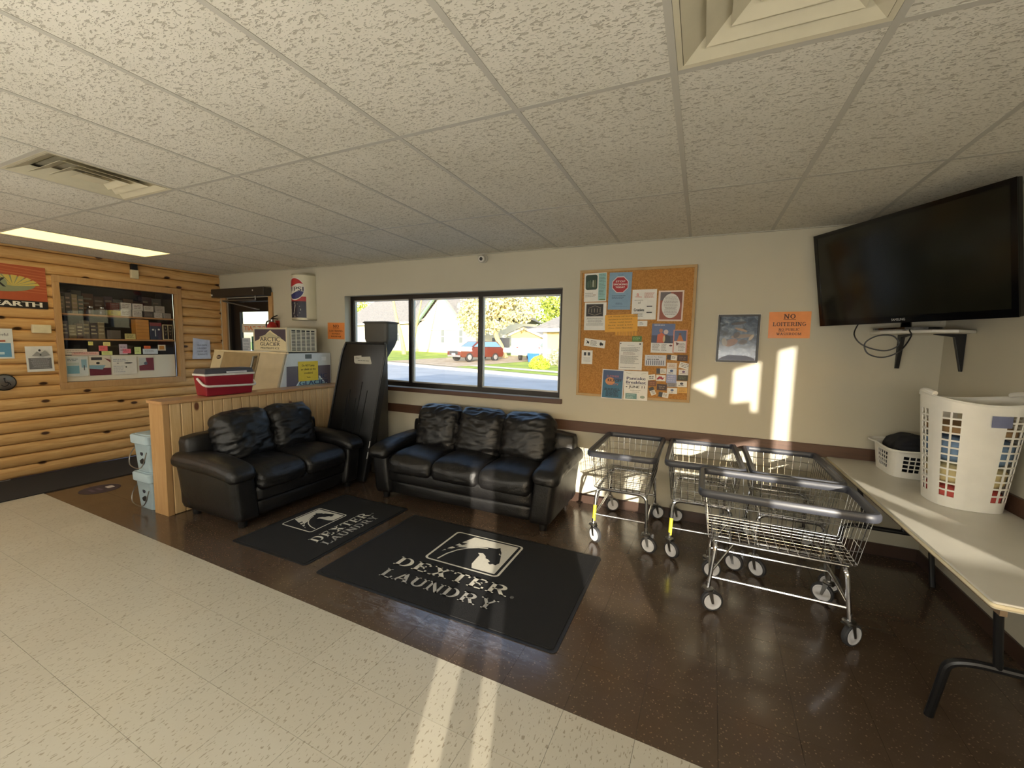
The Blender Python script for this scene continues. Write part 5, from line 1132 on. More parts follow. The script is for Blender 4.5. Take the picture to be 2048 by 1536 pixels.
cshape((44, 50, 110), dn_, lambda x: cz_ - .05 + .02 * math.sin(x * 20)); ik.k += 2
ik.text((24, 28, 50), 'PEPSI', 0.0, cz_ - .030, .058, w=.25, bold=.004)
cpatch((28, 30, 52), 1.885, 2.10, -.155, .155); ik.k += 2
for q in range(12):
    a = math.radians(30 * q); x, y_ = .085 * math.sin(a), 1.99 + .085 * math.cos(a)
    if q % 3 == 0: ik.text((214, 214, 206), str([12, 3, 6, 9][q // 3]), x, y_ - .011, .022, bold=.001)
    else: ik.rect((170, 170, 166), x - .003, y_ - .005, x + .003, y_ + .005)
ik.line((226, 224, 214), [(0, 1.99), (.012, 2.055)], .008); ik.line((226, 224, 214), [(0, 1.99), (-.018, 1.93)], .008); ik.build(ck, .35)

# ---------------------------------------------------------------- fire extinguisher, door operator, notices on the door glass, camera
fe = thing('fire_extinguisher', 'red fire extinguisher mounted on the wall beside the glass door', 'fire extinguisher', (-5.975, -.10, 1.46))
ex_, ey_ = -5.975, -.095; er = M((170, 36, 30), .3, var=.05)
MB().lathe([(.05, 1.46), (.068, 1.47), (.07, 1.50), (.07, 1.75), (.062, 1.79), (.035, 1.825), (.022, 1.835)], 24, (ex_, ey_, 0)).build('cylinder', er, fe, smooth=True)
MB().lathe([(.02, 1.834), (.026, 1.84), (.026, 1.87), (.015, 1.876)], 14, (ex_, ey_, 0)).build('valve', STEEL, fe, smooth=True)
MB().tube([(ex_ - .02, ey_, 1.872), (ex_ + .03, ey_, 1.885), (ex_ + .12, ey_, 1.875)], .008, 8).tube([(ex_ - .02, ey_, 1.878), (ex_ + .03, ey_, 1.905), (ex_ + .11, ey_, 1.925)], .008, 8).build('lever', BLACKM, fe, smooth=True)
MB().tube(smooth_path([Vector((ex_ - .02, ey_, 1.855)), Vector((ex_ - .10, ey_ - .01, 1.83)), Vector((ex_ - .115, ey_, 1.70)), Vector((ex_ - .085, ey_, 1.50))], 6), .010, 8).build('hose', BLACKM, fe, smooth=True)
MB().box(ex_ - .03, -.025, 1.47, ex_ + .03, -.001, 1.86).build('wall_bracket', er, fe)
op = thing('door_operator', 'dark automatic door operator box with folding arm above the glass door', 'door operator', (-6.68, -.08, 2.2))
MB().box(-7.275, -.135, 2.205, -6.075, -.023, 2.325).build('housing', M((58, 52, 46), .4, .2, var=.04), op, bevel=.008)
MB().box(-7.276, -.1365, 2.225, -7.235, -.135, 2.25).box(-6.32, -.1365, 2.27, -6.30, -.135, 2.29).build('indicator', M((220, 220, 210), .4), op)
MB().tube([(-6.30, -.10, 2.203), (-6.30, -.10, 2.15), (-6.95, -.16, 2.15)], .011, 8).tube([(-6.95, -.16, 2.14), (-6.45, .055, 2.03)], .011, 8).build('arm', STEEL, op, smooth=True)
GF = (BU, BV, BN); DGY = .079
sheet('glass_banner', 'white and orange bait banner stuck on the entrance door glass, seen reversed', 'banner', (-6.59, DGY, 1.755), GF, .62, .13, (226, 220, 206), 0, thick=.0008, draw=lambda i, w, h: i.text((224, 128, 60), 'LIVE BAIT', 0, -h * .28, h * .56, w=w * .86, mirror=True, bold=.006))
sheet('door_notice', 'white printed notice low on the entrance door glass', 'notice', (-6.815, DGY, 1.50), GF, .19, .21, (214, 222, 232), 0, 'notices on the door glass', .0008, draw=lambda i, w, h: (i.text((90, 110, 140), 'NOTICE', 0, h * .02, h * .12, w=w * .7), i.lines((120, 140, 160), -w * .4, h * .4, w * .4, 3, h * .08, h * .03, 2), i.lines((120, 140, 160), -w * .4, -h * .1, w * .4, 4, h * .08, h * .03, 3)))
sheet('door_notice', 'teal printed notice low on the entrance door glass', 'notice', (-6.60, DGY, 1.52), GF, .18, .22, (74, 128, 118), 0, 'notices on the door glass', .0008, draw=lambda i, w, h: (i.lines((40, 80, 74), -w * .4, h * .3, w * .4, 2, h * .16, h * .08, 2), i.rect((50, 96, 90), -w * .2, -h * .05, w * .35, h * .08), i.lines((40, 80, 74), -w * .4, -h * .2, w * .4, 3, h * .1, h * .04, 3)))
sc_ = thing('security_camera', 'small white round security camera on the wall just under the ceiling', 'camera', (-2.68, -.04, 2.49)); cwm = M((206, 202, 192), .4)
MB().lathe([(.045, .0), (.045, .012), (.03, .016)], 20, (-2.66, -.001, 2.505), (0, -1, 0)).build('base', cwm, sc_, smooth=True)
MB().lathe([(.012, 0), (.034, .008), (.042, .03), (.040, .055), (.032, .066)], 22, (-2.665, -.017, 2.50), Vector((.15, -1, -.15))).build('head', cwm, sc_, smooth=True)
MB().lathe([(.016, .0), (.018, .004), (.012, .008)], 16, Vector((-2.665, -.017, 2.50)) + Vector((.15, -1, -.15)).normalized() * .0655, Vector((.15, -1, -.15))).build('lens', BLACKM, sc_, smooth=True)

# ---------------------------------------------------------------- display window in the log wall and the goods behind it
LF = (LU, LV, LN); LX_ = XL + .041
ds = thing('display_case', 'shop display window with pine frame and two shelves in the log wall', 'display case', (XL, (DY0 + DY1) / 2, DZ0))
for bx in ((DY0 - .01, DZ0 - .01, DY1 + .01, DZ0 + .065), (DY0 - .01, DZ1 - .05, DY1 + .01, DZ1 + .03), (DY0 - .01, DZ0 + .065, DY0 + .05, DZ1 - .05), (DY1 - .05, DZ0 + .065, DY1 + .01, DZ1 - .05)): MB().box(XL - .03, bx[0], bx[1], XL + .052, bx[2], bx[3]).build('frame_board', TRIMW, ds, bevel=.003)
XB = XL - .55; dk = M((44, 34, 30), .8, var=.15)
MB().box(XB - .02, DY0, DZ0, XB, DY1, DZ1).build('back_panel', dk, ds)
MB().box(XB, DY0, DZ0, XL - .155, DY0 + .02, DZ1).box(XB, DY1 - .02, DZ0, XL - .155, DY1, DZ1).box(XB, DY0 + .02, DZ1 - .02, XL - .155, DY1 - .02, DZ1).box(XB, DY0 + .02, DZ0, XL - .155, DY1 - .02, DZ0 + .02).build('case_panel', dk, ds)
SZ1, SZ2 = 1.855, 1.555
for z in (SZ1, SZ2): MB().box(XB, DY0 + .055, z - .02, XL - .04, DY1 - .055, z).build('shelf', M((176, 132, 86), .5), ds)
MB().box(XL - .028, DY0 + .05, DZ0 + .065, XL - .022, DY1 - .05, DZ1 - .05).build('pane', GLASS, ds)
def goods(name, label, y0, y1, z0, z1, col, dep=.12, x=XL - .06, group='goods on the display shelves', draw=None):
    o = tag(MB().box(x - dep, y0, z0 + .0005, x, y1, z1).build(name, M(col, .55, var=.06), bevel=.003, seg=1), label, 'goods', group); OFF[o.name] = Vector()
    if draw: ik = Ink((x, (y0 + y1) / 2, (z0 + z1) / 2), *LF); draw(ik, y1 - y0, z1 - z0); ik.build(o, .5)
LN_ = lambda c: (lambda i, w, h: i.lines(c, -w * .4, h * .3, w * .4, 3, h * .22, h * .08, int(w * 999)))
WBX = (204, 200, 196)
G = [('lower white box of the first stack on the top shelf', -1.19, -1.08, SZ1, 1.942, WBX), ('upper white box of the first stack on the top shelf', -1.185, -1.075, 1.9425, 2.03, WBX), ('lower white box of the second stack on the top shelf', -1.065, -.96, SZ1, 1.94, WBX), ('upper white box of the second stack on the top shelf', -1.06, -.95, 1.9405, 2.03, WBX), ('dark box at the bottom of the third stack', -.945, -.84, SZ1, 1.935, (70, 62, 60)), ('grey white box on the dark box', -.94, -.83, 1.9355, 2.01, (186, 180, 176)), ('small pale box under the wide box', -.825, -.73, SZ1, 1.928, (190, 184, 178)), ('wide pale box near the end of the top shelf', -.81, -.70, 1.9285, 2.02, (166, 158, 150)), ('grey box at the far end of the top shelf', -.715, -.625, SZ1, 1.928, (150, 146, 142)), ('yellow carton before the white boxes', -1.30, -1.19, SZ1, 1.922, (196, 184, 96)), ('maroon carton standing behind the yellow carton', -1.29, -1.20, 1.9225, 2.02, (96, 48, 42))]
for lb, a, b_, z0, z1, c in G: goods('carton', lb, a, b_, z0, z1, c, draw=LN_((120, 112, 110)))
def d_domino(i, w, h):
    for x in (-.24, .24): i.rect((30, 30, 30), w * (x - .2), -h * .44, w * (x + .2), h * .44); [i.text((206, 200, 170), s, w * x, h * q, h * .11) for s, q in (('5', .22), ('U', .02), ('7', -.2))]
goods('stacked_tins', 'tall orange stack of flat tins on the lower shelf', -1.04, -.895, SZ2, 1.822, (196, 136, 60), draw=lambda i, w, h: [i.rect((150, 96, 40), -w * .5, -h * .5 + h * k / 6, w * .5, -h * .5 + h * k / 6 + .004) for k in range(1, 6)])
goods('jar_pack', 'dark blue pack with white caps on the lower shelf', -.885, -.75, SZ2, 1.79, (46, 54, 76), draw=lambda i, w, h: (i.oval((226, 226, 220), -w * .25, h * .08, .012, .012), i.oval((226, 226, 220), w * .25, h * .1, .012, .012), i.rect((200, 200, 200), -w * .1, -h * .3, -w * .02, h * .1), i.rect((130, 50, 56), -w * .5, h * .3, w * .5, h * .5)))
goods('game_box', 'black and cream box with large characters at the lower shelf end', -.735, -.615, SZ2, 1.77, (206, 196, 160), draw=d_domino)
goods('price_card', 'small cream price card leaning on the lower shelf', -1.16, -1.05, SZ2, 1.63, (206, 196, 130), .02, draw=LN_((90, 84, 60)))
goods('crate', 'low grey case behind the price card', -1.32, -1.18, SZ2, 1.67, (92, 86, 80), .18, XL - .12)
r_ = random.Random(12); pal = [(96, 84, 78), (120, 110, 84), (84, 66, 58), (110, 104, 92), (70, 62, 60), (130, 116, 88), (78, 84, 80)]
adj = ['brown', 'olive', 'dark', 'grey', 'black', 'tan', 'green-grey']
y = -1.75; k = 0
while y < -1.36:
    w = r_.uniform(.055, .075); c = k % 7; goods('packet', '%s packet number %s from the frame on the lower display shelf' % (adj[c], ['first', 'second', 'third', 'fourth', 'fifth', 'sixth', 'seventh', 'eighth'][k]) if False else '%s packet on the lower shelf, %s from the near frame' % (adj[c], ['first', 'second', 'third', 'fourth', 'fifth', 'sixth', 'seventh', 'eighth'][k]), y, y + w, SZ2, SZ2 + r_.uniform(.15, .24), pal[c], .1, XL - .10, draw=LN_((170, 160, 130))); y += w + .004; k += 1
y = -1.75; k = 0
while y < -1.57:
    w = r_.uniform(.05, .07); c = (k + 3) % 7; goods('packet', '%s packet on the upper shelf, %s from the near frame' % (adj[c], ['first', 'second', 'third', 'fourth', 'fifth', 'sixth'][k]), y, y + w, SZ1, SZ1 + r_.uniform(.16, .25), pal[c], .1, XL - .10, draw=LN_((150, 130, 120))); y += w + .004; k += 1
r2 = random.Random(21); y = -1.76; k = 0; ORD = ['first', 'second', 'third', 'fourth', 'fifth', 'sixth', 'seventh', 'eighth', 'ninth', 'tenth', 'eleventh', 'twelfth']; DULL = [('brown', (92, 66, 52)), ('plum', (84, 62, 70)), ('grey', (104, 98, 92)), ('rust', (110, 70, 48))]
while y < -.72:
    w = r2.uniform(.085, .115); nm_, c = DULL[k % 4]; goods('carton', 'dull %s carton in the back row of the upper shelf, %s from the near frame' % (nm_, ORD[k]), y, y + w, SZ1, SZ1 + r2.uniform(.22, .32), c, .1, XL - .32, draw=LN_((150, 136, 120))); y += w + .004; k += 1
for k, (yy, lb) in enumerate(((-1.465, 'first'), (-1.355, 'second'))):
    t = thing('jar', 'clear glass jar with shiny lid, %s on the upper display shelf' % lb, 'jar', (XL - .12, yy, SZ1), 'goods on the display shelves')
    MB().lathe([(.032, SZ1 + .001), (.034, SZ1 + .01), (.034, SZ1 + .07), (.026, SZ1 + .08)], 16, (XL - .12, yy, 0)).build('body', M((90, 76, 66), .15), t, smooth=True)
    MB().lathe([(.029, SZ1 + .0805), (.029, SZ1 + .10), (.02, SZ1 + .103)], 16, (XL - .12, yy, 0)).build('lid', CHROME, t, smooth=True)
# papers along the bottom of the display glass (stuck to its inner face)
PXg = XL - .0295
ws = MB().box(PXg - .0012, DY0 + .052, DZ0 + .068, PXg - .0004, DY1 - .075, 1.350).build('paper_strip', M((240, 237, 222), .6, var=.04, scale=3)); tag(ws, 'long white paper strip along the bottom of the display window', 'paper')
LFi = (LU, LV, LN)
def gpaper(label, y0, y1, z0, z1, bg, draw=None, name='poster', cat='poster', x=XL - .0215): return sheet(name, label, cat, (x, (y0 + y1) / 2, (z0 + z1) / 2), LFi, y1 - y0, z1 - z0, bg, 0, 'papers on the display window', .0006, draw=draw)
gpaper('pale blue cabin poster at the display window bottom, first along the strip', -1.765, -1.56, 1.10, 1.335, (206, 214, 214), lambda i, w, h: (i.rect((120, 168, 186), -w * .42, -h * .36, w * .1, h * .05), i.rect((186, 200, 196), -w * .42, h * .08, w * .1, h * .2), i.rect((140, 176, 192), w * .2, -h * .06, w * .44, h * .36), i.rect((70, 70, 80), w * .3, -h * .2, w * .34, h * .06), i.lines((90, 110, 120), -w * .4, h * .4, w * .1, 2, h * .08, h * .03, 3)))
gpaper('red and blue photo poster on the white paper strip, second along', -1.55, -1.345, 1.10, 1.34, (214, 206, 190), lambda i, w, h: (i.rect((104, 40, 56), -w * .5, -h * .5, w * .5, -h * .12), i.poly((130, 164, 180), [(-w * .5, -h * .14), (w * .1, -h * .2), (w * .25, h * .02), (-w * .5, h * .04)]), i.rect((60, 56, 60), -w * .4, h * .3, w * .1, h * .44), i.oval((40, 40, 44), -w * .1, h * .14, .018, .014), i.poly((120, 60, 60), [(w * .2, h * .4), (w * .5, h * .3), (w * .5, h * .15)])))
gpaper('white leaflet with black fish drawing on the paper strip', -1.335, -1.075, 1.10, 1.335, (222, 220, 212), lambda i, w, h: (i.oval((30, 30, 32), w * .16, h * .12, w * .17, h * .035), i.oval((90, 90, 90), -w * .26, h * .12, w * .04, h * .02), i.oval((40, 40, 40), w * .06, -h * .1, w * .03, h * .04), i.lines((140, 150, 170), -w * .44, h * .34, w * .3, 2, h * .09, h * .03, 2), i.lines((140, 150, 170), -w * .44, -h * .04, w * .1, 4, h * .1, h * .025, 5)), 'leaflet', 'leaflet')
gpaper('small burgundy photo poster on the paper strip, last along', -1.06, -.885, 1.125, 1.335, (216, 212, 200), lambda i, w, h: (i.rect((116, 52, 66), -w * .44, -h * .44, w * .5, h * .38), i.poly((186, 194, 196), [(-w * .44, h * .38), (0, h * .38), (w * .05, -h * .05), (-w * .44, -h * .12)]), i.oval((90, 100, 120), -w * .02, h * .02, .02, .022)))
NOTE = [('pale pink receipt strip above the paper strip beside the display frame', -1.77, -1.56, 1.36, 1.43, (222, 210, 196)), ('red lettered sales slip above the paper strip', -1.70, -1.45, 1.352, 1.395, (216, 180, 170)), ('crumpled coral pink sticky note on the display glass', -1.45, -1.365, 1.405, 1.47, (226, 108, 112)), ('pale green sticky note under the coral note', -1.425, -1.32, 1.353, 1.402, (206, 214, 140)), ('grey lilac slip standing on the display glass', -1.25, -1.165, 1.36, 1.49, (190, 176, 190)), ('bright pink sticky note overlapping the lilac slip', -1.215, -1.13, 1.372, 1.43, (228, 116, 136)), ('tall lime sticky note between pink note and white card', -1.09, -1.02, 1.36, 1.455, (206, 222, 150)), ('pale blue card low on the display glass', -1.0, -.83, 1.36, 1.43, (200, 212, 224)), ('orange sticky note above the pale blue card', -.985, -.91, 1.432, 1.47, (214, 104, 60)), ('small framed tan picture card at the display glass end', -.825, -.735, 1.405, 1.485, (216, 206, 186)), ('yellow heart-shaped note just under the lower shelf', -1.545, -1.50, 1.475, 1.52, (226, 220, 130)), ('cream oval note just under the lower shelf', -1.405, -1.335, 1.465, 1.515, (228, 214, 140))]
for k, (lb, y0, y1, z0, z1, c) in enumerate(NOTE):
    gpaper(lb, y0, y1, z0, z1, c, (lambda i, w, h: i.rect((186, 130, 60), -w * .32, -h * .32, w * .32, h * .32)) if 'tan picture' in lb else ((lambda i, w, h: i.text((190, 90, 90), 'EXPORT SALE', 0, -h * .1, h * .4, w=w * .8)) if 'lettered' in lb else (lambda i, w, h, k=k: i.lines(tuple(int(q * .62) for q in NOTE[k][5]), -w * .36, h * .25, w * .36, 2, h * .3, h * .07, k + 3))), 'sticky_note', 'note', XL - .0215 + .0007 * (k % 3))

# ---------------------------------------------------------------- on the logs
def d_earth(i, w, h):
    r = random.Random(2)
    for k in range(9): i.line((196, 112, 70), [(-w * .5, h * (.42 - k * .07)), (w * .1, h * (.45 - k * .07 + .02 * r.random())), (w * .5, h * (.40 - k * .065))], .004 + .006 * r.random())
    i.rect((24, 20, 20), -w * .5, -h * .5, w * .5, -h * .32); i.text((236, 232, 220), 'ON EARTH', .17, -h * .46, .055, w=.58, bold=.010)
    c = .24
    i.oval((140, 146, 112), .15, h * .06, .28, h * .20, 40)
    for k in range(9):
        a0, a1 = math.radians(12 + k * 17), math.radians(12 + k * 17 + 13); ox, oy = c + .02, h * .0
        i.poly((206, 186, 96), [(ox, oy), (ox + w * .20 * math.cos(a0), oy + h * .26 * math.sin(a0)), (ox + w * .20 * math.cos(a1), oy + h * .26 * math.sin(a1))])
    i.oval((140, 150, 120), c - .14, h * .06, .12, h * .17, 30); i.text((30, 28, 26), 'X', .155, -h * .03, h * .22, bold=.006)
sheet('wall_banner', 'orange brown banner with sunburst oval and white EARTH lettering on the logs', 'banner', (LX_, -2.40, 2.11), LF, 1.03, .46, (176, 84, 50), 0, thick=.003, rough=.5, draw=d_earth)
bxw = M((222, 212, 176), .45)
tb_ = thing('alarm_box', 'small cream plastic box screwed to the logs below the banner', 'wall box', (LX_, -1.96, 1.60)); MB().box(LX_ - .002, -2.035, 1.61, LX_ + .045, -1.885, 1.705).build('cover', bxw, tb_, bevel=.008); MB().box(LX_ - .006, -2.025, 1.62, LX_ - .0025, -1.895, 1.695).build('back_plate', bxw, tb_)
sheet('info_poster', 'white poster with red and blue stripes at the picture edge on the logs', 'poster', (LX_ + .001, -2.29, 1.49), LF, .23, .32, (224, 226, 220), .0, 'posters on the log wall', .0008, draw=lambda i, w, h: (i.rect((96, 150, 184), -w * .5, -h * .45, w * .42, h * .02), i.line((170, 84, 50), [(-w * .5, h * .06), (w * .26, h * .09)], .018), i.text((60, 64, 70), 'Be Careful', w * .05, h * .26, .03, w=w * .62), i.rect((190, 214, 220), -w * .4, -h * .36, w * .2, -h * .28)))
sheet('info_poster', 'white poster with grey half and map drawing on the logs', 'poster', (LX_ + .001, -1.985, 1.32), LF, .215, .285, (226, 226, 220), .02, 'posters on the log wall', .0008, draw=lambda i, w, h: (i.rect((112, 112, 114), -w * .42, -h * .40, w * .42, h * .04), i.lines((190, 190, 190), -w * .36, -h * .0, w * .36, 9, h * .042, h * .01, 3, align='c'), i.poly((150, 150, 146), [(-w * .3, h * .12), (-w * .1, h * .3), (w * .02, h * .22), (w * .2, h * .34), (w * .38, h * .14), (w * .1, h * .1)]), i.oval((40, 40, 40), w * .0, h * .34, .010, .012), i.oval((40, 40, 40), w * .02, h * .16, .008, .008)))
ab = thing('access_button', 'round steel door-opener button plate with wheelchair symbol on the logs', 'button', (LX_, -2.27, 1.0))
MB().lathe([(.088, 0), (.09, .004), (.09, .018), (.082, .024)], 32, (LX_ - .003, -2.27, 1.075), (1, 0, 0)).build('housing', BLACKM, ab, smooth=True)
MB().lathe([(.078, .0242), (.078, .030), (.07, .033)], 32, (LX_ - .003, -2.27, 1.075), (1, 0, 0)).build('plate', STEEL, ab, smooth=True)
ik = Ink((LX_ + .0302, -2.27, 1.075), *LF); ik.oval((40, 44, 50), -.0, .04, .008, .009); ik.line((40, 44, 50), [(0, .03), (.004, 0), (.03, -.002), (.042, -.03)], .008); ik.line((40, 44, 50), [(q[0], q[1]) for q in ell(-.002, -.014, .026, .026, 18, -2.8, .9)], .006); ik.build(ab, .4)
em = thing('motion_sensor', 'black and cream sensor box on the logs above the display window', 'sensor', (LX_, -1.075, 2.34)); MB().box(LX_ - .003, -1.115, 2.345, LX_ + .045, -1.035, 2.455).build('cover', bxw, em, bevel=.006); MB().box(LX_ - .003, -1.11, 2.456, LX_ + .04, -1.04, 2.53).build('lens_head', BLACKM, em, bevel=.006)
bgm = MB(); n = 10
for i in range(n + 1):
    for j in range(n + 1):
        a, b_ = i / n, j / n; y_ = -.44 + a * .25 + .02 * b_ * (1 - a); z_ = 1.28 + b_ * .31 - .03 * a * b_; bgm.v.append(Vector((LX_ + .004 + .012 * (noise.noise(Vector((a * 5, b_ * 5, 2))) + .6), y_, z_)))
for i in range(n):
    for j in range(n): bgm.f.append([i * (n + 1) + j, (i + 1) * (n + 1) + j, (i + 1) * (n + 1) + j + 1, i * (n + 1) + j + 1])
bo = thing('plastic_sleeve', 'crinkled clear plastic sleeve with a printed note pinned to the logs near the door', 'notice', (LX_, -.31, 1.27)); bgm.build('sleeve', M((196, 204, 224), .12, var=.08), bo, smooth=True)
ik = Ink((LX_ + .026, -.31, 1.42), *LF)
for k, s in enumerate(('MILK CRATE', 'LAUNDRY', 'PICK UP', 'SUNDAYS')): ik.text((84, 84, 110), s, 0, .055 - k * .045, .02, w=.13)
ik.build(bo, .4)
tag(MB().prism(rrect(-7.24, -4.70, -6.42, -.30, .02), (0, 0, 0), (1, 0, 0), (0, 1, 0), (0, 0, 1), .0006, .010).build('runner_mat', mat_carpet((24, 22, 22), (48, 44, 42)), bevel=.002), 'long dark runner mat along the foot of the log wall', 'mat')
fs = sheet('floor_sticker', 'dark oval footprint sticker on the brown floor near the runner mat', 'sticker', (-6.10, -1.99, .0003), ((0, 1, 0), (-1, 0, 0), (0, 0, 1)), .02, .02, (60, 44, 48), 0, thick=.0004, draw=lambda i, w, h: (i.oval((58, 46, 54), 0, 0, .16, .16), i.rect((92, 76, 92), -.08, -.05, -.05, .06), i.rect((92, 76, 92), -.02, -.05, .01, .06), i.poly((206, 196, 190), rrect(.05, -.045, .11, .045, .02))))
# ---------------------------------------------------------------- outside: street, lawns, houses, trees and cars
EO = Vector((-7.17, 16.69, 0)); EU = Vector((-.9394, .3428, 0)); EN = Vector((.3428, .9394, 0))
def gz(s): return -.15 + .036 * max(0, min(s, 16))
def EP(a, s, z=0.0): return EO + EU * a + EN * s + Vector((0, 0, z))
def quadstrip(m, a0, a1, ss, zf):
    for s0, s1 in zip(ss, ss[1:]): m.add([EP(a0, s0, zf(s0)), EP(a0, s1, zf(s1)), EP(a1, s1, zf(s1)), EP(a1, s0, zf(s0))], [(0, 1, 2, 3)])
def mat_ground(name, a, b_, c, sc_=1.2):
    m, nt, b = newmat(name); co = coords(nt, obj=False); nt.links.new(ramp(nt, noise_t(nt, co, sc_, 6, .65), [(.3, a), (.5, b_), (.7, c)]), b.inputs['Base Color']); b.inputs['Roughness'].default_value = .9; return m
ROAD = mat_ground('asphalt', (150, 154, 160), (162, 166, 172), (174, 177, 182), .5); LAWN = mat_ground('lawn', (104, 130, 40), (138, 160, 52), (164, 176, 74), .8); CURB = mat_ground('concrete', (196, 188, 172), (208, 200, 184), (218, 210, 196)); DIRT = mat_ground('gravel', (150, 130, 108), (176, 158, 134), (196, 180, 156), 1.5)
g = MB().add([(-160, -60, -.24), (160, -60, -.24), (160, 160, -.24), (-160, 160, -.24)], [(0, 1, 2, 3)]); tag(g.build('ground', ROAD), 'grey asphalt street and surrounding ground', kind='structure')
m = MB(); quadstrip(m, -70, 140, [.6, 3, 6, 10, 16, 90], lambda s: gz(s) + .06); tag(m.build('ground_lawn', LAWN), 'sunlit green lawn across the street', kind='structure')
m = MB().add([EP(-70, 0, -.239), EP(140, 0, -.239), EP(140, 0, -.09), EP(-70, 0, -.09), EP(-70, .62, -.085), EP(140, .62, -.085)], [(0, 3, 2, 1), (3, 4, 5, 2)]); tag(m.build('kerb', CURB), 'pale concrete kerb along the street', kind='structure')
m = MB(); quadstrip(m, 9.5, 19, [.55, 3, 6, 10, 13], lambda s: gz(s) + .075); tag(m.build('path', DIRT), 'brown gravel driveway in front of the garage', kind='structure')
m = MB(); quadstrip(m, -70, 9.5, [1.7, 2.6], lambda s: gz(s) + .08); tag(m.build('sidewalk', CURB), 'pale sidewalk strip on the lawn', kind='structure')
SID = M((214, 208, 192), .7, var=.04); SHG = mat_shingle((112, 112, 112), (142, 140, 136)); GRT = M((120, 150, 138), .6); TANW = M((196, 180, 128), .7, var=.06); WIN = M((110, 118, 124), .15)
# white house with grey roof and green-trimmed gable
ho = thing('house', 'white house with grey roof and green-trimmed gable across the street', 'house', EP(32, 17, gz(13)))
bz_ = gz(13); hb = [EP(21.8, 13), EP(56, 13), EP(56, 23), EP(21.8, 23)]
MB().hexa([p + Vector((0, 0, bz_ - .6)) for p in hb][::-1], [p + Vector((0, 0, 4.15)) for p in hb][::-1]).build('wall', SID, ho)
MB().hexa([EP(21.7, 12.93, -.3), EP(56.1, 12.93, -.3), EP(56.1, 13, -.3), EP(21.7, 13, -.3)][::-1], [EP(21.7, 12.93, .72), EP(56.1, 12.93, .72), EP(56.1, 13, .72), EP(21.7, 13, .72)][::-1]).build('foundation', M((200, 188, 156), .8, var=.06), ho)
ev, rz_ = 4.2, 8.6
A = [EP(33, 12.4, ev), EP(57, 12.4, ev), EP(54, 18, rz_), EP(24, 18, rz_), EP(57, 23.6, ev), EP(21.4, 23.6, ev), EP(21.4, 16, 5.9)]
MB().add([p for p in A] + [p + Vector((0, 0, -.18)) for p in A], [(3, 2, 1, 0), (2, 3, 5, 4), (2, 4, 1), (0, 1, 8, 7), (3, 0, 6), (5, 3, 6)]).build('roof', SHG, ho)
gp = [(23.6, 3.35), (33.6, 3.35), (28.2, 7.3)]
MB().prism([(p[0], p[1]) for p in gp], EP(0, 0) + EN * 12.9, EU, (0, 0, 1), EN, 0, 4).build('gable', SID, ho)
zz = 3.45
while zz < 7.1:
    f = (zz - 3.35) / 3.95; MB().prism([(23.6 + 4.6 * f + .15, zz), (33.6 - 5.4 * f - .15, zz), (33.6 - 5.4 * f - .15, zz + .17), (23.6 + 4.6 * f + .15, zz + .17)], EP(0, 0) + EN * 12.9, EU, (0, 0, 1), -EN, .0, .05).build('siding_board', M((222, 214, 184), .7), ho); zz += .235
for p, q in (((22.7, 2.75), (28.2, 7.55)), ((34.4, 2.85), (28.2, 7.55))):
    d = Vector((q[0] - p[0], q[1] - p[1])); nn_ = Vector((-d.y, d.x)).normalized(); nn_ = nn_ if nn_.y > 0 else -nn_
    MB().prism([p, q, (q[0], q[1] + .02), (p[0] + nn_.x * .42, p[1] + nn_.y * .42)] if False else [p, q, (q[0], q[1] + .46), (p[0], p[1] + .46)], EP(0, 0) + EN * 12.45, EU, (0, 0, 1), EN, 0, .25).build('rake_board', GRT, ho)
    MB().prism([(p[0], p[1] + .461), (q[0], q[1] + .461), (q[0], q[1] + .56), (p[0], p[1] + .56)], EP(0, 0) + EN * 12.4, EU, (0, 0, 1), EN, 0, 6).build('roof', SHG, ho)
MB().prism(_rc(33.9, 4.0, 57, 4.25), EP(0, 0) + EN * 12.35, EU, (0, 0, 1), EN, 0, .1).build('gutter', M((226, 226, 222), .5), ho)
MB().prism(_rc(22.4, 3.1, 33.9, 3.3), EP(0, 0) + EN * 12.85, EU, (0, 0, 1), EN, 0, .1).build('band_board', M((206, 206, 192), .6), ho)
for a, z0, z1, w in ((38.4, 1.7, 3.6, .7), (28.0, 1.6, 3.1, .62), (24.5, 1.6, 3.05, .62)):
    wn_ = MB().prism(_rc(a - w / 2 - .1, z0 - .1, a + w / 2 + .1, z1 + .1), EP(0, 0) + EN * 13, EU, (0, 0, 1), -EN, 0, .06).build('window', SID, ho)
    for q0, q1 in ((z0, (z0 + z1) / 2 - .05), ((z0 + z1) / 2 + .05, z1)): MB().prism(_rc(a - w / 2, q0, a + w / 2, q1), EP(0, 0) + EN * 12.94, EU, (0, 0, 1), -EN, 0, .015).build('pane', WIN, wn_)
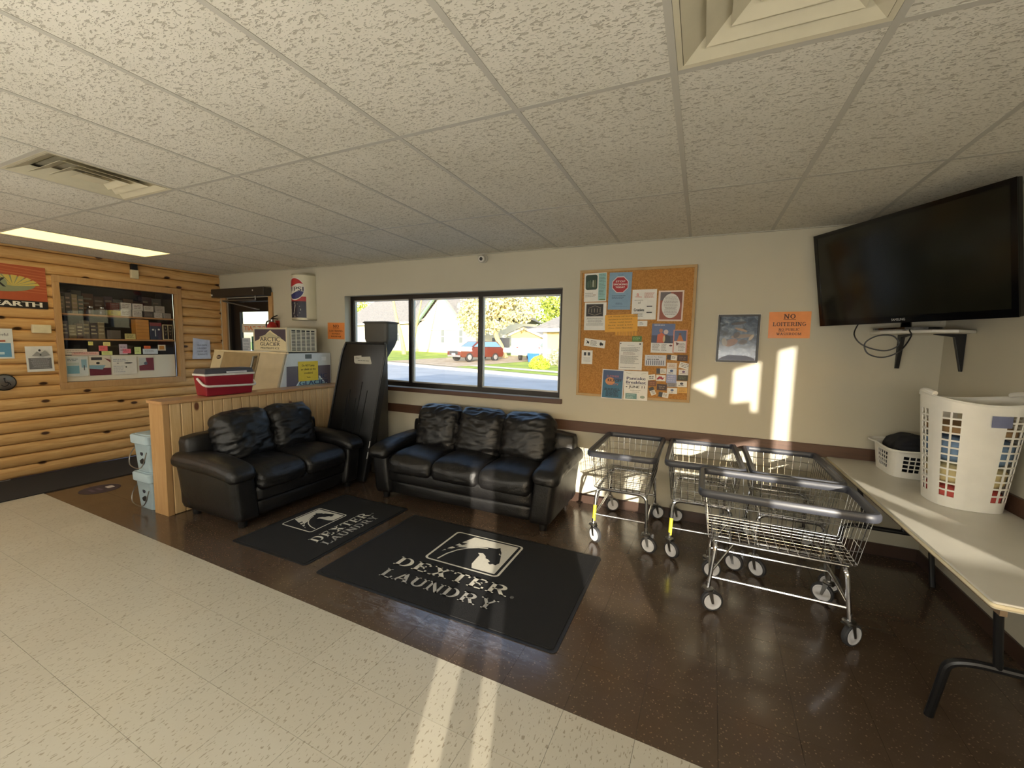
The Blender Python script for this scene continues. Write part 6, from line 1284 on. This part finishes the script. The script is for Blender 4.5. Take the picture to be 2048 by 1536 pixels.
# small garage
ga = thing('garage', 'small tan garage with white trimmed gable behind the white truck', 'garage', EP(15.3, 16, gz(14)))
MB().prism([(13.1, -.2), (17.4, -.2), (17.4, 2.5), (15.35, 3.15), (13.1, 2.35)], EP(0, 0) + EN * 14, EU, (0, 0, 1), EN, 0, 5).build('wall', TANW, ga)
MB().prism(_rc(14.6, 0, 17.3, 2.2), EP(0, 0) + EN * 13.99, EU, (0, 0, 1), -EN, 0, .05).build('garage_door', M((236, 234, 228), .5), ga)
for p, q in (((12.7, 2.2), (15.4, 3.1)), ((17.9, 2.3), (15.4, 3.1))):
    MB().prism([p, q, (q[0], q[1] + .24), (p[0], p[1] + .24)], EP(0, 0) + EN * 13.7, EU, (0, 0, 1), EN, 0, .2).build('rake_board', M((238, 236, 230), .5), ga)
    MB().prism([(p[0], p[1] + .241), (q[0], q[1] + .241), (q[0], q[1] + .31), (p[0], p[1] + .31)], EP(0, 0) + EN * 13.7, EU, (0, 0, 1), EN, 0, 5.5).build('roof', SHG, ga)
# tan house at the right
h3 = thing('house', 'tan house with grey hip roof beyond the small garage', 'house', EP(2, 12, gz(9)))
q_ = [EP(8.7, 9), EP(-12, 9), EP(-12, 18), EP(8.7, 18)]
MB().hexa([p + Vector((0, 0, -.2)) for p in q_], [p + Vector((0, 0, 2.75)) for p in q_]).build('wall', TANW, h3)
MB().prism(_rc(8.35, -.1, 8.75, 2.72), EP(0, 0) + EN * 8.99, EU, (0, 0, 1), -EN, 0, .05).build('corner_board', M((236, 234, 228), .5), h3)
MB().add([EP(9.6, 8.3, 2.85), EP(-13, 8.3, 2.85), EP(-8, 13.5, 6.2), EP(4.5, 13.5, 6.2), EP(9.6, 18.7, 2.85), EP(-13, 18.7, 2.85)], [(0, 3, 2, 1), (0, 4, 3), (4, 5, 2, 3), (5, 1, 2)]).build('roof', SHG, h3)
MB().prism(_rc(-13, 2.62, 9.65, 2.88), EP(0, 0) + EN * 8.3, EU, (0, 0, 1), EN, -.05, .05).build('gutter', M((240, 238, 232), .5), h3)
# trees
BARK = mat_wood('bark', (150, 128, 92), (206, 184, 134), (110, 92, 66), 'Z', 6, .8, .9)
def leafmat(a, c):
    m, nt, b = newmat('leaves'); nt.links.new(ramp(nt, noise_t(nt, coords(nt, obj=False), 2.2, 4), [(.3, a), (.7, c)]), b.inputs['Base Color']); b.inputs['Roughness'].default_value = .8; return m
def crown(blobs, n, size, seed):
    r = random.Random(seed); m = MB()
    tot = sum(b_[3] ** 2 for b_ in blobs)
    for (cx, cy, cz, R_) in blobs:
        for _ in range(int(n * R_ ** 2 / tot)):
            d = Vector((r.gauss(0, 1), r.gauss(0, 1), r.gauss(0, 1))).normalized() * R_ * (.55 + .5 * r.random() ** .6); p = Vector((cx, cy, cz)) + d * .98
            u = Vector((r.gauss(0, 1), r.gauss(0, 1), r.gauss(0, 1))).normalized(); v = u.cross(Vector((r.gauss(0, 1), r.gauss(0, 1), r.gauss(0, 1)))).normalized(); k = size * r.uniform(.6, 1.3)
            m.add([p - u * k, p - v * k * .6, p + u * k, p + v * k * .6], [(0, 1, 2, 3)])
    return m
def tree(name, label, base, path, rad, blobs, n, size, mat, seed, group='trees across the street'):
    t = thing(name, label, 'tree', base, group); P = [Vector(p) for p in path]
    MB().tube(smooth_path(P, 4), [rad * (1 - .65 * i / (len(P) * 4 - 4)) for i in range(len(P) * 4 - 3)], 9).build('trunk', BARK, t, smooth=True)
    if blobs:
        r = random.Random(seed); m = MB()
        for b_ in blobs[:6]: m.tube([P[-1], (P[-1] + Vector(b_[:3])) / 2 + Vector((0, 0, .3)), Vector(b_[:3])], [rad * .3, rad * .18, rad * .08], 6)
        m.build('branches', BARK, t, smooth=True); tag(crown(blobs, n, size, seed).build('foliage', mat, t), kind='stuff')
    return t
BLOS = leafmat((188, 186, 120), (226, 218, 180)); GREEN = leafmat((120, 150, 40), (186, 196, 84)); PURP = leafmat((120, 116, 130), (150, 144, 160))
def bl(a, s, z, r): p = EP(a, s, z); return (p.x, p.y, p.z, r)
tree('blossom_tree', 'broad cream blossoming tree behind the brown car', EP(14.2, 10, .3), [EP(14.2, 10, .2), EP(14.8, 10, 1.4), EP(15.6, 10, 2.6), EP(15.8, 10, 4.2)], .34, [bl(18.5, 10.5, 5.2, 2.1), bl(16, 11, 6.6, 2.4), bl(13.6, 11, 5.4, 2.0), bl(20.4, 11, 4.2, 1.5), bl(15.6, 9.6, 4.2, 1.7), bl(12.6, 12, 7.2, 1.9), bl(18, 12, 7.6, 2.0), bl(17.2, 9.3, 3.3, 1.1)], 9000, .16, BLOS, 3)
tree('leafy_tree', 'bright green leafy tree above the tan house roof', EP(19.5, 29, .4), [EP(20, 29, .3), EP(20.4, 29, 3), EP(20.8, 29, 6)], .3, [bl(20, 29, 9.4, 3), bl(23.5, 29, 8.2, 2.6), bl(17.6, 29, 9, 2.4), bl(26, 29, 6.2, 2.4), bl(22, 27.5, 6, 2.2), bl(19, 27.5, 6.6, 2)], 6000, .2, GREEN, 5)
tree('leafy_tree', 'yellow green tree behind the white house roof at the window edge', EP(78, 26, .4), [EP(78, 26, .3), EP(78.4, 26, 3), EP(78, 26, 6)], .35, [bl(78, 26, 7.2, 3), bl(82, 26, 6.2, 3), bl(74, 26, 7.6, 2.6), bl(87, 26, 8, 4), bl(80, 24, 4.2, 2.6)], 4000, .25, GREEN, 9)
tree('bare_tree', 'pale leaning tree trunk before the white house, seen beside the grey bin', EP(28.6, 8, .1), [EP(28.5, 8, .05), EP(28.9, 8, 1.5), EP(29.5, 8, 3.0), EP(30.3, 8, 4.6), EP(30.9, 8, 6.8), EP(30.8, 8, 8.5)], .27, [bl(31.5, 8, 10, 1.6), bl(29.5, 8.2, 10.4, 1.6)], 700, .12, PURP, 2)
tree('bare_tree', 'pale slender tree trunk beside the window mullion', EP(27.4, 8, .1), [EP(27.2, 8, .05), EP(26.6, 8, 1.6), EP(26.0, 8, 3.4), EP(25.4, 8, 5.0), EP(24.7, 8, 7)], .2, [bl(24.2, 8, 9, 1.5), bl(25.8, 8.2, 9.6, 1.3)], 600, .12, PURP, 4)
def bush(label, a, s, r, mat, n, seed):
    t = thing('bush', label, 'bush', EP(a, s, gz(s)), 'bushes across the street'); z = gz(s) + .06
    tag(crown([bl(a, s, z + r * .6, r), bl(a + r * .7, s, z + r * .45, r * .7), bl(a - r * .7, s, z + r * .45, r * .7)], n, .09, seed).build('foliage', mat, t), kind='stuff')
    MB().tube([EP(a, s, z - .1), EP(a, s, z + r)], .03, 5).build('stem', BARK, t)
bush('low bright green bush on the lawn by the driveway', 4.3, 3.4, .55, leafmat((150, 180, 30), (200, 214, 70)), 900, 7)
bush('tall grey green shrub at the tan house wall', 5.0, 6.5, .8, leafmat((150, 156, 120), (200, 200, 168)), 900, 8)
# cars
def car(name, label, cat, a, s, ang, Lc, Wc, prof, cabin, col, glassc, extra):
    """prof: lower body side outline, cabin: upper outline (x along the car, z); ang turns the nose from the +EU direction"""
    z0 = gz(s) + .08; t = thing(name, label, cat, EP(a, s, z0)); u = EU * math.cos(ang) + EN * math.sin(ang); w = EN * math.cos(ang) - EU * math.sin(ang); O = EP(a, s, z0); Z = Vector((0, 0, 1)); bodym = M(col, .25, var=.03)
    MB().prism(prof, O, u, Z, w, -Wc / 2, Wc / 2).build('body', bodym, t, bevel=.07, seg=2)
    m = MB(); k = len(cabin)
    lo = [O + u * p[0] + Z * p[1] + w * (-Wc / 2 + .06 + .16 * q) for p, q in cabin]; hi = [O + u * p[0] + Z * p[1] + w * (Wc / 2 - .06 - .16 * q) for p, q in cabin]
    m.add(lo + hi, [list(range(k)), list(range(k, 2 * k))[::-1]] + [(i, i + k, (i + 1) % k + k, (i + 1) % k) for i in range(k)]); m.build('cabin', bodym, t, bevel=.04)
    gm = M(glassc, .08)
    cc = sum((Vector((p[0], p[1])) for p, q in cabin), Vector((0, 0))) / k
    for sgn in (-1, 1):
        pts = []
        for p, q in cabin: pts.append(O + u * (cc.x + (p[0] - cc.x) * .88) + Z * (cc.y + .03 + (p[1] - cc.y) * .76) + w * sgn * (Wc / 2 - .045 - .16 * q))
        n_ = len(pts); MB().add(pts + [p + w * sgn * .012 for p in pts], [list(range(n_)), list(range(n_, 2 * n_))[::-1]] + [(i, (i + 1) % n_, (i + 1) % n_ + n_, i + n_) for i in range(n_)]).build('side_window', gm, t)
    for i0 in extra['screens']:
        (p, q), (p2, q2) = cabin[i0], cabin[(i0 + 1) % k]; A_ = Vector((p[0], p[1])); B2 = Vector((p2[0], p2[1])); A1 = A_ + (B2 - A_) * .1; B1 = A_ + (B2 - A_) * .9; nv = Vector((A_.y - B2.y, B2.x - A_.x)).normalized(); nv = nv if (A_ - cc).dot(nv) > 0 else -nv
        hw_a, hw_b = Wc / 2 - .2 - .16 * q, Wc / 2 - .2 - .16 * q2
        P = [O + u * A1.x + Z * A1.y - w * hw_a, O + u * A1.x + Z * A1.y + w * hw_a, O + u * B1.x + Z * B1.y + w * hw_b, O + u * B1.x + Z * B1.y - w * hw_b]; nn2 = u * nv.x + Z * nv.y
        MB().hexa(P, [q__ + nn2 * .015 for q__ in P]).build('windscreen', gm, t)
    for x in extra['wheels']:
        for sgn in (-1, 1):
            c = O + u * x + w * sgn * (Wc / 2 - .10) + Z * .34
            wh = MB().lathe([(.22, -.11), (.33, -.115), (.36, -.08), (.36, .08), (.33, .115), (.22, .11)], 20, c, w * sgn).build('wheel', M((34, 34, 36), .7), t, smooth=True)
            MB().lathe([(.2, .10), (.21, .118), (.06, .12), (.05, .125)], 14, c, w * sgn).build('hub', M((170, 172, 176), .3, .6), wh, smooth=True)
    for nm, x, y0, y1, zz0, zz1, c2 in extra['bits']:
        sg = 1 if x > 0 else -1; MB().prism(_rc(y0, zz0, y1, zz1), O + u * x, w, Z, u * sg, -.02, .03).build(nm, M(c2, .3), t, bevel=.01)
    return t
suvp = [(-2.2, .35), (2.1, .32), (2.3, .5), (2.28, .85), (2.15, 1.0), (1.2, 1.10), (-2.25, 1.12), (-2.3, .6)]
suvc = [((1.15, 1.09), 0), ((.35, 1.62), 1), ((-1.7, 1.66), 1), ((-2.2, 1.1), 0)]
car('parked_car', 'reddish brown compact suv parked in the gravel driveway', 'car', 13.2, 5.6, math.radians(-88), 4.4, 1.85, suvp, suvc, (92, 40, 28), (96, 128, 150), dict(screens=(0, 2), wheels=(1.4, -1.35), bits=[('grille', 2.28, -.55, .55, .55, .82, (46, 46, 50)), ('headlamp', 2.25, .58, .88, .76, .92, (222, 226, 230)), ('headlamp', 2.25, -.88, -.58, .76, .92, (222, 226, 230)), ('bumper', 2.26, -.85, .85, .34, .50, (120, 122, 126)), ('number_plate', 2.30, -.22, .22, .50, .64, (232, 232, 226))]))
trp = [(-2.5, .45), (2.5, .45), (2.5, .95), (2.3, 1.05), (-2.5, 1.1)]
trc = [((1.0, 1.05), 0), ((.5, 1.80), 1), ((-2.3, 1.82), 1), ((-2.5, 1.09), 0)]
car('parked_van', 'white van parked in front of the small garage', 'van', 10.6, 10.0, math.radians(60), 5, 1.9, trp, trc, (226, 228, 230), (120, 130, 136), dict(screens=(0, 2), wheels=(1.6, -1.6), bits=[('tail_lamp', -2.5, -.98, -.82, .8, 1.08, (176, 44, 44)), ('tail_lamp', -2.5, .82, .98, .8, 1.08, (176, 44, 44)), ('bumper', -2.52, -.9, .9, .40, .56, (120, 122, 124))]))
rb = thing('recycling_bin', 'bright blue recycling bin beside the white van', 'bin', EP(8.55, 7.6, gz(7.6))); z_ = gz(7.6) + .08
q_ = [EP(8.85, 7.3), EP(8.25, 7.3), EP(8.25, 7.9), EP(8.85, 7.9)]; q2 = [EP(8.92, 7.22), EP(8.18, 7.22), EP(8.18, 7.95), EP(8.92, 7.95)]
MB().hexa([p + Vector((0, 0, z_)) for p in q_], [p + Vector((0, 0, z_ + .95)) for p in q2]).build('body', M((46, 110, 206), .4), rb, bevel=.04); MB().hexa([p + Vector((0, 0, z_ + .955)) for p in q2], [p + Vector((0, 0, z_ + 1.05)) for p in q_]).build('lid', M((40, 98, 190), .4), rb, bevel=.02)
tp = thing('trailer', 'dark enclosed trailer parked behind the brown car', 'trailer', EP(18.2, 11.6, gz(11)))
MB().prism(_rc(16.6, .8, 18.2, 2.2), EP(0, 0) + EN * 12, EU, (0, 0, 1), EN, 0, 1.0).build('body', M((52, 56, 66), .4), tp, bevel=.05)
for a in (16.9, 17.9): MB().lathe([(.28, -.1), (.3, 0), (.28, .1)], 14, EP(a, 12.1, .62), EN).build('wheel', M((34, 34, 36), .7), tp, smooth=True)
